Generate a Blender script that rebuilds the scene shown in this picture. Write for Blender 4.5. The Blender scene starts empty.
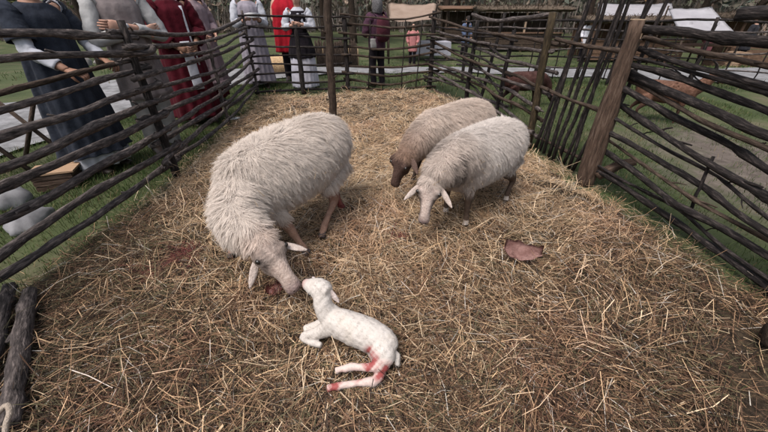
import bpy, bmesh, math, random
import numpy as np
from mathutils import Vector, Matrix, noise, kdtree

R = math.radians
rng = np.random.default_rng(11)
random.seed(11)
scene = bpy.context.scene
col = scene.collection

# ------------------------------------------------------------------ camera
CAMH, PITCH, F = 1.5, R(33.0), 340.0
cd = bpy.data.cameras.new('camera')
cam = bpy.data.objects.new('camera', cd)
col.objects.link(cam)
cam.location = (0, 0, CAMH)
cam.rotation_euler = (R(90) - PITCH, 0, 0)
cd.sensor_width = 36.0
cd.lens = F / 768 * 36
cd.clip_start = 0.05
cd.clip_end = 600
scene.camera = cam

# ------------------------------------------------------------------ sky, sun, exposure (overcast, late in the day)
SUN_EL, SUN_AZ = R(64), R(-140)          # azimuth of the direction the light comes from, measured from +Y to +X
w = bpy.data.worlds.new('World')
scene.world = w
w.use_nodes = True
nt = w.node_tree
nt.nodes.clear()
sky = nt.nodes.new('ShaderNodeTexSky')
sky.sky_type = 'NISHITA'
sky.sun_disc = False
sky.sun_elevation = SUN_EL
sky.sun_rotation = SUN_AZ
sky.dust_density = 4.0
sky.air_density = 1.0
hs = nt.nodes.new('ShaderNodeHueSaturation')
hs.inputs['Saturation'].default_value = 0.46
bg = nt.nodes.new('ShaderNodeBackground')
bg.inputs['Strength'].default_value = 0.085
wo = nt.nodes.new('ShaderNodeOutputWorld')
nt.links.new(sky.outputs[0], hs.inputs['Color'])
nt.links.new(hs.outputs[0], bg.inputs['Color'])
nt.links.new(bg.outputs[0], wo.inputs['Surface'])
sl = bpy.data.lights.new('sun', 'SUN')
sl.energy = 1.5
sl.angle = R(28)
sl.color = (1.0, 0.915, 0.865)
so = bpy.data.objects.new('sun', sl)
col.objects.link(so)
d_ = Vector((math.sin(SUN_AZ) * math.cos(SUN_EL), math.cos(SUN_AZ) * math.cos(SUN_EL), math.sin(SUN_EL)))
so.rotation_euler = (-d_).to_track_quat('-Z', 'Y').to_euler()
so.location = (0, -5, 20)
scene.view_settings.view_transform = 'Standard'
scene.view_settings.look = 'None'
scene.view_settings.gamma = 1
scene.view_settings.use_curve_mapping = False
scene.view_settings.exposure = 1.18


# ------------------------------------------------------------------ photo pixel -> place
def ray(x, y):
    return Vector(((x - 384) / F, math.cos(PITCH) + (216 - y) / F * math.sin(PITCH), -math.sin(PITCH) + (216 - y) / F * math.cos(PITCH)))


def G(x, y, z=0.0):                       # where the ray through a pixel meets height z
    d = ray(x, y)
    t = (z - CAMH) / d.z
    return Vector((d.x * t, d.y * t, z))


def PY(x, y, Y):                          # where it meets the plane at distance Y
    d = ray(x, y)
    t = Y / d.y
    return Vector((d.x * t, Y, CAMH + d.z * t))


def sstep(a, b, x):
    t = np.clip((x - a) / (b - a), 0, 1)
    return t * t * (3 - 2 * t)


def terr(x, y):                           # the meadow falls away gently beyond the pen
    return -1.05 * sstep(7.6, 17.0, y) + 0 * x


PEN = [(-2.18, -1.4), (-2.18, 1.4), (-2.02, 3.0), (-2.12, 4.8), (-2.16, 6.15), (-0.6, 6.45), (0.85, 6.68), (1.42, 5.6), (1.62, 3.75), (1.9, 2.85), (2.25, 1.4), (2.3, -1.4)]


def edge_dist(x, y):                      # signed distance into the pen (numpy)
    x = np.asarray(x, float); y = np.asarray(y, float)
    dmin = np.full(x.shape, 1e9); inside = np.zeros(x.shape, bool)
    n = len(PEN)
    for i in range(n):
        x0, y0 = PEN[i]; x1, y1 = PEN[(i + 1) % n]
        ex, ey = x1 - x0, y1 - y0
        t = np.clip(((x - x0) * ex + (y - y0) * ey) / (ex * ex + ey * ey), 0, 1)
        dmin = np.minimum(dmin, np.hypot(x - x0 - t * ex, y - y0 - t * ey))
        c = ((y0 > y) != (y1 > y)) & (x < (x1 - x0) * (y - y0) / (y1 - y0 + 1e-12) + x0)
        inside ^= c
    return np.where(inside, dmin, -dmin)


def wob(x, y, s=1.0, seed=0.0):           # cheap smooth noise, about -1..1
    a = np.sin(x * 2.1 * s + 1.3 + seed) * np.cos(y * 1.7 * s - 0.6 + seed * 2) + 0.6 * np.sin(x * 4.3 * s - y * 3.1 * s + seed) + 0.4 * np.cos(x * 7.7 * s + y * 6.1 * s + 2.1 * seed) + 0.25 * np.sin(13.3 * s * x - 11.9 * s * y + seed)
    return a / 1.7


def bed(x, y):                            # top of the straw litter
    e = edge_dist(x, y)
    k = sstep(-0.12, 0.35, e)
    return -0.02 + k * (0.055 + 0.022 * wob(x, y, 1.3) + 0.012 * wob(x, y, 4.5, 3.0) + 0.006 * wob(x, y, 9.0, 1.0))


def bedz(x, y):
    return float(bed(np.array([x]), np.array([y]))[0])


# ------------------------------------------------------------------ materials
def mat(name, c1, c2=None, scale=8.0, rough=0.9, bump=0.0, bscale=40.0, coords='Object', attr=None, stretch=(1, 1, 1), c3=None, detail=6.0, trans=0.0, spec=0.2, sheen=0.0):
    m = bpy.data.materials.new(name)
    m.use_nodes = True
    n = m.node_tree
    b = n.nodes['Principled BSDF']
    b.inputs['Roughness'].default_value = rough
    b.inputs['Specular IOR Level'].default_value = spec
    if sheen:
        b.inputs['Sheen Weight'].default_value = sheen
    L = n.links.new
    if coords == 'loc':
        tc = n.nodes.new('ShaderNodeAttribute'); tc.attribute_name = 'loc'; out = tc.outputs['Vector']
    else:
        tc = n.nodes.new('ShaderNodeTexCoord'); out = tc.outputs[coords]
    mp = n.nodes.new('ShaderNodeMapping'); mp.inputs['Scale'].default_value = stretch
    L(out, mp.inputs['Vector'])
    cout = None
    if c2 is not None:
        nz = n.nodes.new('ShaderNodeTexNoise'); nz.inputs['Scale'].default_value = scale; nz.inputs['Detail'].default_value = detail; nz.inputs['Roughness'].default_value = 0.65
        L(mp.outputs[0], nz.inputs['Vector'])
        rp = n.nodes.new('ShaderNodeValToRGB')
        rp.color_ramp.elements[0].position = 0.3; rp.color_ramp.elements[0].color = (*c1, 1)
        rp.color_ramp.elements[1].position = 0.72; rp.color_ramp.elements[1].color = (*c2, 1)
        if c3 is not None:
            e = rp.color_ramp.elements.new(0.52); e.color = (*c3, 1)
        L(nz.outputs['Fac'], rp.inputs['Fac'])
        cout = rp.outputs['Color']
    if attr:
        at = n.nodes.new('ShaderNodeAttribute'); at.attribute_name = attr
        if cout is not None:
            mx = n.nodes.new('ShaderNodeMix'); mx.data_type = 'RGBA'; mx.blend_type = 'MULTIPLY'; mx.inputs['Factor'].default_value = 1.0
            L(at.outputs['Color'], mx.inputs['A']); L(cout, mx.inputs['B'])
            cout = mx.outputs['Result']
        else:
            cout = at.outputs['Color']
    if cout is not None:
        L(cout, b.inputs['Base Color'])
    else:
        b.inputs['Base Color'].default_value = (*c1, 1)
    if bump:
        nb = n.nodes.new('ShaderNodeTexNoise'); nb.inputs['Scale'].default_value = bscale; nb.inputs['Detail'].default_value = 5
        L(mp.outputs[0], nb.inputs['Vector'])
        bm_ = n.nodes.new('ShaderNodeBump'); bm_.inputs['Strength'].default_value = bump; bm_.inputs['Distance'].default_value = 0.01
        L(nb.outputs['Fac'], bm_.inputs['Height']); L(bm_.outputs[0], b.inputs['Normal'])
    if trans:
        tl = n.nodes.new('ShaderNodeBsdfTranslucent')
        if cout is not None:
            L(cout, tl.inputs['Color'])
        else:
            tl.inputs['Color'].default_value = (*c1, 1)
        ms = n.nodes.new('ShaderNodeMixShader'); ms.inputs[0].default_value = trans
        L(b.outputs[0], ms.inputs[1]); L(tl.outputs[0], ms.inputs[2])
        L(ms.outputs[0], n.nodes['Material Output'].inputs['Surface'])
    return m


M = {}
M['ground'] = mat('meadow', (0.026, 0.036, 0.015), (0.105, 0.090, 0.058), 1.1, 0.95, 0.8, 30, c3=(0.052, 0.066, 0.027), detail=9)
def add_earth(m):
    # trampled bare soil beyond the right hand fence: a worn patch of the ground itself
    n = m.node_tree; L = n.links.new
    b = n.nodes['Principled BSDF']; src = b.inputs['Base Color'].links[0].from_socket
    tc = n.nodes.new('ShaderNodeTexCoord'); mp = n.nodes.new('ShaderNodeMapping')
    mp.inputs['Location'].default_value = (-4.0 / 1.7, -2.9 / 2.5, 0); mp.inputs['Scale'].default_value = (1 / 1.7, 1 / 2.5, 0)
    L(tc.outputs['Object'], mp.inputs['Vector'])
    ln = n.nodes.new('ShaderNodeVectorMath'); ln.operation = 'LENGTH'; L(mp.outputs[0], ln.inputs[0])
    nz = n.nodes.new('ShaderNodeTexNoise'); nz.inputs['Scale'].default_value = 1.6; nz.inputs['Detail'].default_value = 10; nz.inputs['Roughness'].default_value = 0.7
    L(tc.outputs['Object'], nz.inputs['Vector'])
    ad = n.nodes.new('ShaderNodeMath'); ad.operation = 'MULTIPLY_ADD'; ad.inputs[1].default_value = 1.6
    L(nz.outputs['Fac'], ad.inputs[0]); L(ln.outputs['Value'], ad.inputs[2])
    rp = n.nodes.new('ShaderNodeValToRGB'); rp.color_ramp.elements[0].position = 0.0; rp.color_ramp.elements[0].color = (1, 1, 1, 1); rp.color_ramp.elements[1].color = (0, 0, 0, 1)
    mr = n.nodes.new('ShaderNodeMapRange'); mr.inputs['From Min'].default_value = 1.15; mr.inputs['From Max'].default_value = 1.65; mr.inputs['To Min'].default_value = 1; mr.inputs['To Max'].default_value = 0
    L(ad.outputs[0], mr.inputs['Value'])
    n2 = n.nodes.new('ShaderNodeTexNoise'); n2.inputs['Scale'].default_value = 7; n2.inputs['Detail'].default_value = 12; n2.inputs['Roughness'].default_value = 0.75
    L(tc.outputs['Object'], n2.inputs['Vector'])
    r2 = n.nodes.new('ShaderNodeValToRGB'); r2.color_ramp.elements[0].position = 0.32; r2.color_ramp.elements[0].color = (0.045, 0.037, 0.030, 1); r2.color_ramp.elements[1].position = 0.7; r2.color_ramp.elements[1].color = (0.150, 0.125, 0.108, 1)
    L(n2.outputs['Fac'], r2.inputs['Fac'])
    mx = n.nodes.new('ShaderNodeMix'); mx.data_type = 'RGBA'
    L(mr.outputs[0], mx.inputs['Factor']); L(src, mx.inputs['A']); L(r2.outputs['Color'], mx.inputs['B'])
    L(mx.outputs['Result'], b.inputs['Base Color'])
add_earth(M['ground'])
M['grass'] = mat('grass_blades', (1, 1, 1), attr='col', rough=0.8, trans=0.25)
M['path'] = mat('pale_gravel', (0.085, 0.085, 0.085), (0.27, 0.27, 0.28), 5.0, 0.95, 0.5, 60, detail=10)
M['litter'] = mat('litter', (0.014, 0.010, 0.007), (0.11, 0.075, 0.045), 26, 1.0, 1.0, 60, c3=(0.040, 0.029, 0.019), detail=10)
M['straw'] = mat('straw', (1, 1, 1), attr='col', rough=0.75, trans=0.15, spec=0.25)
BARK_S = (14, 14, 3)
M['bark_grey'] = mat('grey_bark', (0.008, 0.007, 0.007), (0.21, 0.175, 0.160), 5.0, 0.9, 0.9, 9, 'loc', stretch=BARK_S, c3=(0.066, 0.055, 0.052), detail=8)
M['bark_dark'] = mat('dark_bark', (0.004, 0.0035, 0.0035), (0.085, 0.070, 0.064), 5.0, 0.85, 0.9, 9, 'loc', stretch=BARK_S, c3=(0.018, 0.0145, 0.014), detail=8)
M['bark_brown'] = mat('brown_bark', (0.018, 0.012, 0.009), (0.110, 0.080, 0.060), 5.0, 0.9, 0.9, 9, 'loc', stretch=BARK_S, c3=(0.048, 0.034, 0.026), detail=8)
M['wood_split'] = mat('split_wood', (0.024, 0.017, 0.013), (0.150, 0.110, 0.086), 4.0, 0.85, 0.9, 8, 'loc', stretch=(16, 16, 2.0), c3=(0.078, 0.050, 0.036), detail=9)
M['moss_wood'] = mat('mossy_wood', (0.018, 0.013, 0.008), (0.095, 0.070, 0.038), 4.0, 0.9, 0.9, 8, 'loc', stretch=(12, 12, 3.0), c3=(0.042, 0.031, 0.018), detail=9)
M['end_grain'] = mat('end_grain', (0.16, 0.11, 0.07), (0.30, 0.23, 0.16), 30, 0.9)
M['fleece'] = mat('fleece', (0.80, 0.79, 0.78), (1, 1, 1), 30, 0.95, attr='col', trans=0.30, spec=0.1)
M['hide'] = mat('hide', (0.62, 0.57, 0.55), (1, 1, 1), 34, 0.8, 0.8, 90, attr='col', spec=0.25, detail=8)
M['lamb_hide'] = mat('lamb_hide', (0.90, 0.88, 0.86), (1, 1, 1), 20, 0.65, 0.4, 70, attr='col', spec=0.35, detail=6)
M['eye'] = mat('eye', (0.012, 0.009, 0.007), rough=0.12, spec=0.5)
M['skin'] = mat('skin', (0.36, 0.20, 0.145), (0.46, 0.28, 0.21), 14, 0.6, 0.15, 90, spec=0.3)
M['skin_dark'] = mat('dark_skin', (0.20, 0.105, 0.070), (0.28, 0.155, 0.105), 14, 0.6, 0.15, 90, spec=0.3)  # darker skin tone for the blue and dark red robed figures


def cloth(name, c, v=0.25, rough=0.95, sheen=0.04):
    return mat(name, tuple(x * (1 - v) for x in c), tuple(min(1, x * (1 + v)) for x in c), 9.0, rough, 1.0, 15, detail=10, spec=0.05, sheen=sheen)


# ------------------------------------------------------------------ mesh helpers
def fast_mesh(name, V, Q, colors=None, smooth=False):
    V = np.asarray(V, np.float32); Q = np.asarray(Q, np.int32)
    me = bpy.data.meshes.new(name)
    k = Q.shape[1]
    me.vertices.add(len(V)); me.vertices.foreach_set('co', V.ravel())
    me.loops.add(Q.size); me.loops.foreach_set('vertex_index', Q.ravel())
    me.polygons.add(len(Q)); me.polygons.foreach_set('loop_start', np.arange(0, Q.size, k, dtype=np.int32))
    if smooth:
        me.polygons.foreach_set('use_smooth', np.ones(len(Q), bool))
    if colors is not None:
        a = me.attributes.new('col', 'FLOAT_COLOR', 'POINT')
        c = np.ones((len(V), 4), np.float32); c[:, :3] = colors
        a.data.foreach_set('color', c.ravel())
    me.update(calc_edges=True)
    return me


def props(o, label=None, cat=None, group=None, kind=None):
    if label: o['label'] = label
    if cat: o['category'] = cat
    if group: o['group'] = group
    if kind: o['kind'] = kind
    return o


def link(name, me, m=None, parent=None, loc=None):
    o = bpy.data.objects.new(name, me)
    col.objects.link(o)
    if m is not None:
        me.materials.clear(); me.materials.append(m)
    if parent is not None:
        o.parent = parent
    if loc is not None:
        o.location = loc
    return o


def empty(name, loc, label, cat, group=None):
    o = bpy.data.objects.new(name, None)
    o.empty_display_size = 0.1
    col.objects.link(o)
    o.location = loc
    return props(o, label, cat, group)


class MB:
    """collects lofts and boxes in world space; build() links them as one mesh object"""
    def __init__(s):
        s.v, s.f, s.loc = [], [], []

    def add(s, vs, fs, locs=None):
        b = len(s.v)
        s.v += [tuple(v) for v in vs]
        s.f += [tuple(i + b for i in f) for f in fs]
        s.loc += [tuple(l) for l in (locs if locs is not None else vs)]

    def loft(s, pts, rad, n=8, up=None, caps=True, rough=0.0, fold=None):
        pts = [Vector(p) for p in pts]
        rad = [(r, r) if not isinstance(r, (tuple, list)) else (r[0], r[1]) for r in rad]
        K = len(pts)
        tan = []
        for i in range(K):
            a = pts[max(i - 1, 0)]; c = pts[min(i + 1, K - 1)]
            t = c - a
            tan.append(t.normalized() if t.length > 1e-9 else Vector((0, 0, 1)))
        if up is None:
            up = Vector((0, 0, 1)) if abs((pts[-1] - pts[0]).normalized().z) < 0.8 else Vector((1, 0, 0))
        up = Vector(up)
        vs, locs = [], []
        ph = random.random() * 50
        L = 0
        u = (up - tan[0] * up.dot(tan[0])).normalized()
        for i in range(K):
            if i:
                L += (pts[i] - pts[i - 1]).length
                u = u - tan[i] * u.dot(tan[i])
                u = u.normalized() if u.length > 1e-6 else tan[i].orthogonal().normalized()
            sd = tan[i].cross(u).normalized()
            for j in range(n):
                a = 2 * math.pi * j / n
                k = 1.0
                if rough:
                    k += rough * noise.noise(Vector((math.cos(a) * 1.5 + ph, math.sin(a) * 1.5, L * 9)))
                if fold:
                    k += fold(i / (K - 1), a)
                vs.append(pts[i] + sd * (rad[i][0] * math.cos(a) * k) + u * (rad[i][1] * math.sin(a) * k))
                q = max(rad[i][0], 0.004)
                locs.append((q * math.cos(a) + ph, q * math.sin(a) + ph * 0.3, L + ph))
        fs = []
        for i in range(K - 1):
            for j in range(n):
                fs.append((i * n + j, i * n + (j + 1) % n, (i + 1) * n + (j + 1) % n, (i + 1) * n + j))
        if caps:
            fs.append(tuple(range(n - 1, -1, -1))); fs.append(tuple(range((K - 1) * n, K * n)))
        s.add(vs, fs, locs)
        return s

    def box(s, c, size, rot=None):
        c = Vector(c); hx, hy, hz = [q / 2 for q in size]
        rot = rot or Matrix.Identity(3)
        vs = [c + rot @ Vector((x * hx, y * hy, z * hz)) for x in (-1, 1) for y in (-1, 1) for z in (-1, 1)]
        fs = [(0, 1, 3, 2), (4, 6, 7, 5), (0, 4, 5, 1), (2, 3, 7, 6), (0, 2, 6, 4), (1, 5, 7, 3)]
        ph = random.random() * 40
        lg = max(range(3), key=lambda i: size[i])
        locs = []
        for x in (-1, 1):
            for y in (-1, 1):
                for z in (-1, 1):
                    q = [x * hx, y * hy, z * hz]
                    locs.append((q[(lg + 1) % 3] + ph, q[(lg + 2) % 3] + ph, q[lg] + ph))
        s.add(vs, fs, locs)
        return s

    def mesh(s, name, off=Vector((0, 0, 0)), smooth=True):
        me = bpy.data.meshes.new(name)
        me.from_pydata([(v[0] - off[0], v[1] - off[1], v[2] - off[2]) for v in s.v], [], s.f)
        a = me.attributes.new('loc', 'FLOAT_VECTOR', 'POINT')
        a.data.foreach_set('vector', np.array(s.loc, np.float32).ravel())
        if smooth:
            me.polygons.foreach_set('use_smooth', np.ones(len(s.f), bool))
        me.update()
        return me

    def build(s, name, m, parent=None, loc=None, smooth=True):
        off = Vector(loc) if loc is not None else (parent_world(parent) if parent else Vector((0, 0, 0)))
        o = link(name, s.mesh(name, off, smooth), m, parent, loc if parent is None else None)
        return o


def parent_world(p):
    v = Vector((0, 0, 0))
    while p is not None:
        v += p.location; p = p.parent
    return v


def catmull(P, n=6):
    P = [Vector(p) for p in P]
    out = []
    for i in range(len(P) - 1):
        p0, p1, p2, p3 = P[max(i - 1, 0)], P[i], P[i + 1], P[min(i + 2, len(P) - 1)]
        for k in range(n):
            t = k / n
            out.append(0.5 * ((2 * p1) + (p2 - p0) * t + (2 * p0 - 5 * p1 + 4 * p2 - p3) * t * t + (3 * p1 - p0 - 3 * p2 + p3) * t ** 3))
    out.append(P[-1])
    return out


def chain(C, n=5):
    """smooth a list of (x, y, z, a, b) rows"""
    P = catmull([c[:3] for c in C], n)
    rs = []
    for i in range(len(C) - 1):
        for k in range(n):
            t = k / n
            rs.append((C[i][3] * (1 - t) + C[i + 1][3] * t, C[i][4] * (1 - t) + C[i + 1][4] * t))
    rs.append((C[-1][3], C[-1][4]))
    return P, rs


def remesh(mb, voxel, iters=6, fac=0.5):
    """grow one continuous skin over overlapping lofts"""
    o = link('tmp', mb.mesh('tmp'))
    r = o.modifiers.new('r', 'REMESH'); r.mode = 'VOXEL'; r.voxel_size = voxel
    s_ = o.modifiers.new('s', 'SMOOTH'); s_.iterations = iters; s_.factor = fac
    dg = bpy.context.evaluated_depsgraph_get()
    me = bpy.data.meshes.new_from_object(o.evaluated_get(dg), depsgraph=dg)
    old = o.data
    bpy.data.objects.remove(o); bpy.data.meshes.remove(old)
    me.polygons.foreach_set('use_smooth', np.ones(len(me.polygons), bool))
    return me


def coords(me):
    v = np.empty(len(me.vertices) * 3, np.float32); me.vertices.foreach_get('co', v)
    return v.reshape(-1, 3)


def set_col(me, c):
    a = me.attributes.get('col') or me.attributes.new('col', 'FLOAT_COLOR', 'POINT')
    q = np.ones((len(me.vertices), 4), np.float32); q[:, :3] = c
    a.data.foreach_set('color', q.ravel())


def shift(me, off):
    v = coords(me) - np.array(off, np.float32)
    me.vertices.foreach_set('co', v.ravel()); me.update()


# ------------------------------------------------------------------ ground, path, straw litter
def grid_sheet(name, xs, ys, zf, m, kind='structure', mask=None):
    X, Y = np.meshgrid(xs, ys)
    Z = zf(X, Y)
    V = np.stack([X, Y, Z], -1).reshape(-1, 3)
    nx, ny = len(xs), len(ys)
    I, J = np.meshgrid(np.arange(nx - 1), np.arange(ny - 1))
    a = (J * nx + I).ravel()
    Q = np.stack([a, a + 1, a + nx + 1, a + nx], -1)
    if mask is not None:
        keep = mask(X, Y).reshape(-1)
        Q = Q[keep[Q].all(1)]
        used = np.unique(Q); remap = -np.ones(len(V), int); remap[used] = np.arange(len(used))
        V = V[used]; Q = remap[Q]
    o = link(name, fast_mesh(name, V, Q, smooth=True), m)
    o['kind'] = kind
    return o


xs = np.concatenate([np.linspace(-220, -14, 24), np.linspace(-12, 16, 140), np.linspace(18, 220, 24)])
ys = np.concatenate([np.linspace(-60, -3, 12), np.linspace(-2, 26, 140), np.linspace(28, 300, 30)])
grid_sheet('meadow', xs, ys, lambda x, y: terr(x, y) + 0.012 * wob(x, y, 0.9) * (np.hypot(x, y) < 30), M['ground'])
grid_sheet('straw_litter', np.linspace(-2.5, 2.6, 130), np.linspace(-1.6, 6.9, 210), bed, M['litter'], mask=lambda x, y: edge_dist(x, y) > -0.14)

# pale gravel walk: along the left of the pen, then across behind it
walk = [(-7.2, -1.0, 1.3), (-6.0, 2.0, 1.3), (-5.0, 5.0, 1.2), (-3.6, 7.9, 1.2), (-0.5, 9.3, 1.0), (3.0, 8.9, 0.9), (6.5, 8.2, 1.0), (10.0, 8.7, 1.1), (16, 11.0, 1.2), (26, 14, 1.3)]
wp = catmull([(a, b, c) for a, b, c in walk], 26)
V, Q = [], []
for i, p in enumerate(wp):
    t = (wp[min(i + 1, len(wp) - 1)] - wp[max(i - 1, 0)]); t.z = 0; t.normalize()
    nrm = Vector((-t.y, t.x, 0))
    for j in range(7):
        k = (j / 3 - 1) * (p.z + (0.45 * noise.noise(Vector((p.x * 1.7, p.y * 1.7, j * 3))) if j in (0, 6) else 0))
        q = Vector((p.x, p.y, 0)) + nrm * k
        V.append((q.x, q.y, float(terr(q.x, np.float64(q.y))) + 0.026))
    if i:
        for j in range(6):
            Q.append(((i - 1) * 7 + j, i * 7 + j, i * 7 + j + 1, (i - 1) * 7 + j + 1))
link('gravel_path', fast_mesh('gravel_path', V, Q, smooth=True), M['path'])['kind'] = 'structure'
PATHP = np.array([(p.x, p.y, p.z) for p in wp])


# ------------------------------------------------------------------ wattle fences
def rail(ctrl, r0, r1, m, parent, wig=0.018, name='rail', n=8, step=0.11):
    P = [Vector(p) for p in ctrl]
    L = sum((P[i + 1] - P[i]).length for i in range(len(P) - 1))
    pts = catmull(P, max(3, int(L / max(1, len(P) - 1) / step)))
    s = random.random() * 100
    K = len(pts)
    rr = []
    for i, p in enumerate(pts):
        p.x += wig * noise.noise(Vector((p.x * 2.3 + s, p.y * 2.3, 1)))
        p.z += wig * 1.3 * noise.noise(Vector((s, p.x * 2.1, p.y * 2.1 + 7)))
        p.y += wig * noise.noise(Vector((3, p.x * 2.2 + s, p.y * 2.2)))
        t = i / (K - 1)
        r = r0 * (1 - t) + r1 * t
        r *= 1 + 0.24 * noise.noise(Vector((s, p.x * 7 + p.y * 7, 2))) + (0.28 if (i * 7 + int(s)) % 9 == 0 and 0 < i < K - 1 else 0)
        rr.append(r)
    mb = MB().loft(pts, rr, n + 2, rough=0.36)
    for j in range(1, K - 1):                 # broken twig stubs
        if random.random() < 0.10:
            d = Vector((random.uniform(-1, 1), random.uniform(-1, 1), random.uniform(-.4, 1))).normalized()
            tq = (pts[j + 1] - pts[j]).normalized()
            L_ = random.uniform(.03, .075)
            mb.loft([pts[j], pts[j] + (d + tq * .6) * L_ * .6, pts[j] + (d + tq * .9) * L_], [rr[j] * .5, rr[j] * .38, rr[j] * .25], 6)
    return mb.build(name, m, parent)


def post(base, top, r0, r1, m, parent, name='post', n=9, bend=0.015):
    b, t = Vector(base), Vector(top)
    K = 9
    s = random.random() * 99
    pts = []
    for i in range(K):
        p = b.lerp(t, i / (K - 1))
        p.x += bend * noise.noise(Vector((s, i * 0.6, 0))); p.y += bend * noise.noise(Vector((s, i * 0.6, 5)))
        pts.append(p)
    return MB().loft(pts, [r0 * (1 - i / (K - 1)) + r1 * i / (K - 1) for i in range(K)], n, rough=0.2).build(name, m, parent)


def weave(posts, hs, r, parent, m, phase=0, ext=(0.12, 0.12), off=0.035, jit=0.02, thick=(0.9, 1.12)):
    """one rail woven past the posts; posts = [(x, y)], hs = height at each post"""
    n = len(posts)
    ctrl = []
    for i, (x, y) in enumerate(posts):
        a = Vector(posts[max(i - 1, 0)]); c = Vector(posts[min(i + 1, n - 1)])
        t = (c - a).normalized(); nr = Vector((-t.y, t.x))
        sgn = 1 if (i + phase) % 2 else -1
        z = hs[i] + random.uniform(-jit, jit)
        q = Vector((x, y)) + nr * off * sgn
        if i == 0 and ext[0]:
            e = q - t * ext[0] * random.uniform(0.4, 1.6); ctrl.append((e.x, e.y, z + random.uniform(-0.02, 0.02)))
        ctrl.append((q.x, q.y, z))
        if i == n - 1 and ext[1]:
            e = q + t * ext[1] * random.uniform(0.4, 1.6); ctrl.append((e.x, e.y, z + random.uniform(-0.02, 0.02)))
    k = random.uniform(*thick)
    a, b = r * k, r * k * random.uniform(0.72, 1.0)
    if random.random() < 0.5:
        a, b = b, a
    return rail(ctrl, a, b, m, parent)


CL = (-2.22, 6.2); M1 = (-2.13, 4.6); M2 = (-2.02, 3.0); M3 = (-2.2, 1.0); M4 = (-2.22, -0.9)
FM = (-0.66, 6.48); CR = (0.86, 6.72); B1 = (1.30, 5.55); GL = (1.66, 3.72); GR = (1.95, 2.84); R1 = (2.28, 1.42); R2 = (2.34, -0.9)

# left side, far panel
fe = empty('wattle_fence', (*M1, 0), 'grey wattle fence of long woven poles before the red robed figure, left of the pen', 'fence')
for p, h in ((CL, 1.30), (M1, 1.02)):
    post((*p, -0.05), (p[0] + random.uniform(-.03, .03), p[1], h), 0.024, 0.02, M['bark_grey'], fe)
for i, z in enumerate(np.linspace(1.25, 0.10, 11)):
    z += random.uniform(-0.015, 0.015)
    weave([CL, M1, M2], [z * 0.97, z * 0.93 - 0.02, z + 0.03], 0.0225, fe, M['bark_grey'], i, ext=(0.05, 0.12))
# left side, near panel
fn = empty('wattle_fence', (*M3, 0), 'dark near wattle fence of thick poles, blue robed man leaning on it', 'fence')
for p, h in ((M2, 1.34), (M3, 1.45), (M4, 1.45)):
    post((*p, -0.05), (p[0], p[1], h), 0.038, 0.03, M['bark_dark'], fn)
for i, (zf, zn) in enumerate(zip((1.23, 1.12, 0.98, 0.84, 0.71, 0.58, 0.44, 0.30, 0.14), (1.36, 1.20, 0.97, 0.80, 0.69, 0.57, 0.43, 0.27, 0.15))):
    weave([M2, (-2.15, 1.9), M3, M4], [zf, zn, zn + 0.02, zn], 0.0255, fn, M['bark_grey'], i, ext=(0.14, 0.1), off=0.03, jit=0.008)
# far side
ff = empty('wattle_fence', (*FM, 0), 'far wattle fence panel facing the camera, in front of the apron woman', 'fence')
for p, h in ((FM, 1.22), (CR, 1.28), (((CL[0] + FM[0]) / 2, (CL[1] + FM[1]) / 2 - 0.02), 1.1)):
    post((*p, -0.05), (p[0], p[1], h), 0.045 if p is not FM else 0.04, 0.036, M['bark_dark'], ff)
for i, z in enumerate((1.24, 1.08, 0.93, 0.79, 0.66, 0.52, 0.37, 0.22, 0.09)):
    weave([CL, ((CL[0] + FM[0]) / 2, (CL[1] + FM[1]) / 2), FM], [z, z - 0.02, z - 0.03], 0.0185, ff, M['bark_dark'], i, ext=(0.03, 0.1))
for i, z in enumerate((1.23, 1.10, 0.95, 0.78, 0.62, 0.47, 0.33, 0.20, 0.08)):
    weave([FM, (0.1, 6.6), CR], [z, z - 0.06, z - 0.01], 0.0185, ff, M['bark_brown'], i, ext=(0.08, 0.12))
for x in (-0.28, 0.32, 0.6):
    post((x, 6.55 + 0.16 * x, 0.05), (x + 0.05, 6.56 + 0.16 * x, 1.15), 0.012, 0.009, M['bark_dark'], ff, name='stake', n=6)
# far right side, irregular
fb = empty('wattle_fence', (*B1, 0), 'tangled wattle fence at the back right behind the two sheep', 'fence')
for p, tp, r in ((B1, (1.33, 5.55, 1.2), 0.036), ((1.45, 5.35), (1.62, 5.3, 1.3), 0.026), ((1.5, 4.6), (1.56, 4.62, 1.15), 0.03)):
    post((*p, -0.05), tp, r, r * 0.8, M['bark_dark'], fb)
hb = np.linspace(1.12, 0.08, 10)
for i, z in enumerate(hb):
    zz = z + random.uniform(-0.05, 0.05)
    weave([CR, B1, (1.5, 4.6), GL], [min(1.18, zz + random.uniform(-.05, .09)), zz * 0.95, zz * 0.97, max(0.1, zz + random.uniform(-.06, .04))], 0.020, fb, M['bark_grey'] if i % 3 else M['bark_brown'], i, ext=(0.15, 0.12))
for i in range(6):
    weave([CR, B1, (1.5, 4.6)], [0.15 + 0.18 * i, 0.35 + 0.14 * i, 0.10 + 0.19 * i], 0.014, fb, M['bark_dark'], i, ext=(0.2, 0.15))
rail([PY(472, 15, 5.5), PY(497, 21, 5.0), PY(553, 15, 3.86)], 0.022, 0.026, M['bark_grey'], fb)
MB_post = post((1.66, 3.72, -0.05), PY(553, 12, 3.72), 0.042, 0.036, M['moss_wood'], fb)

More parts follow.
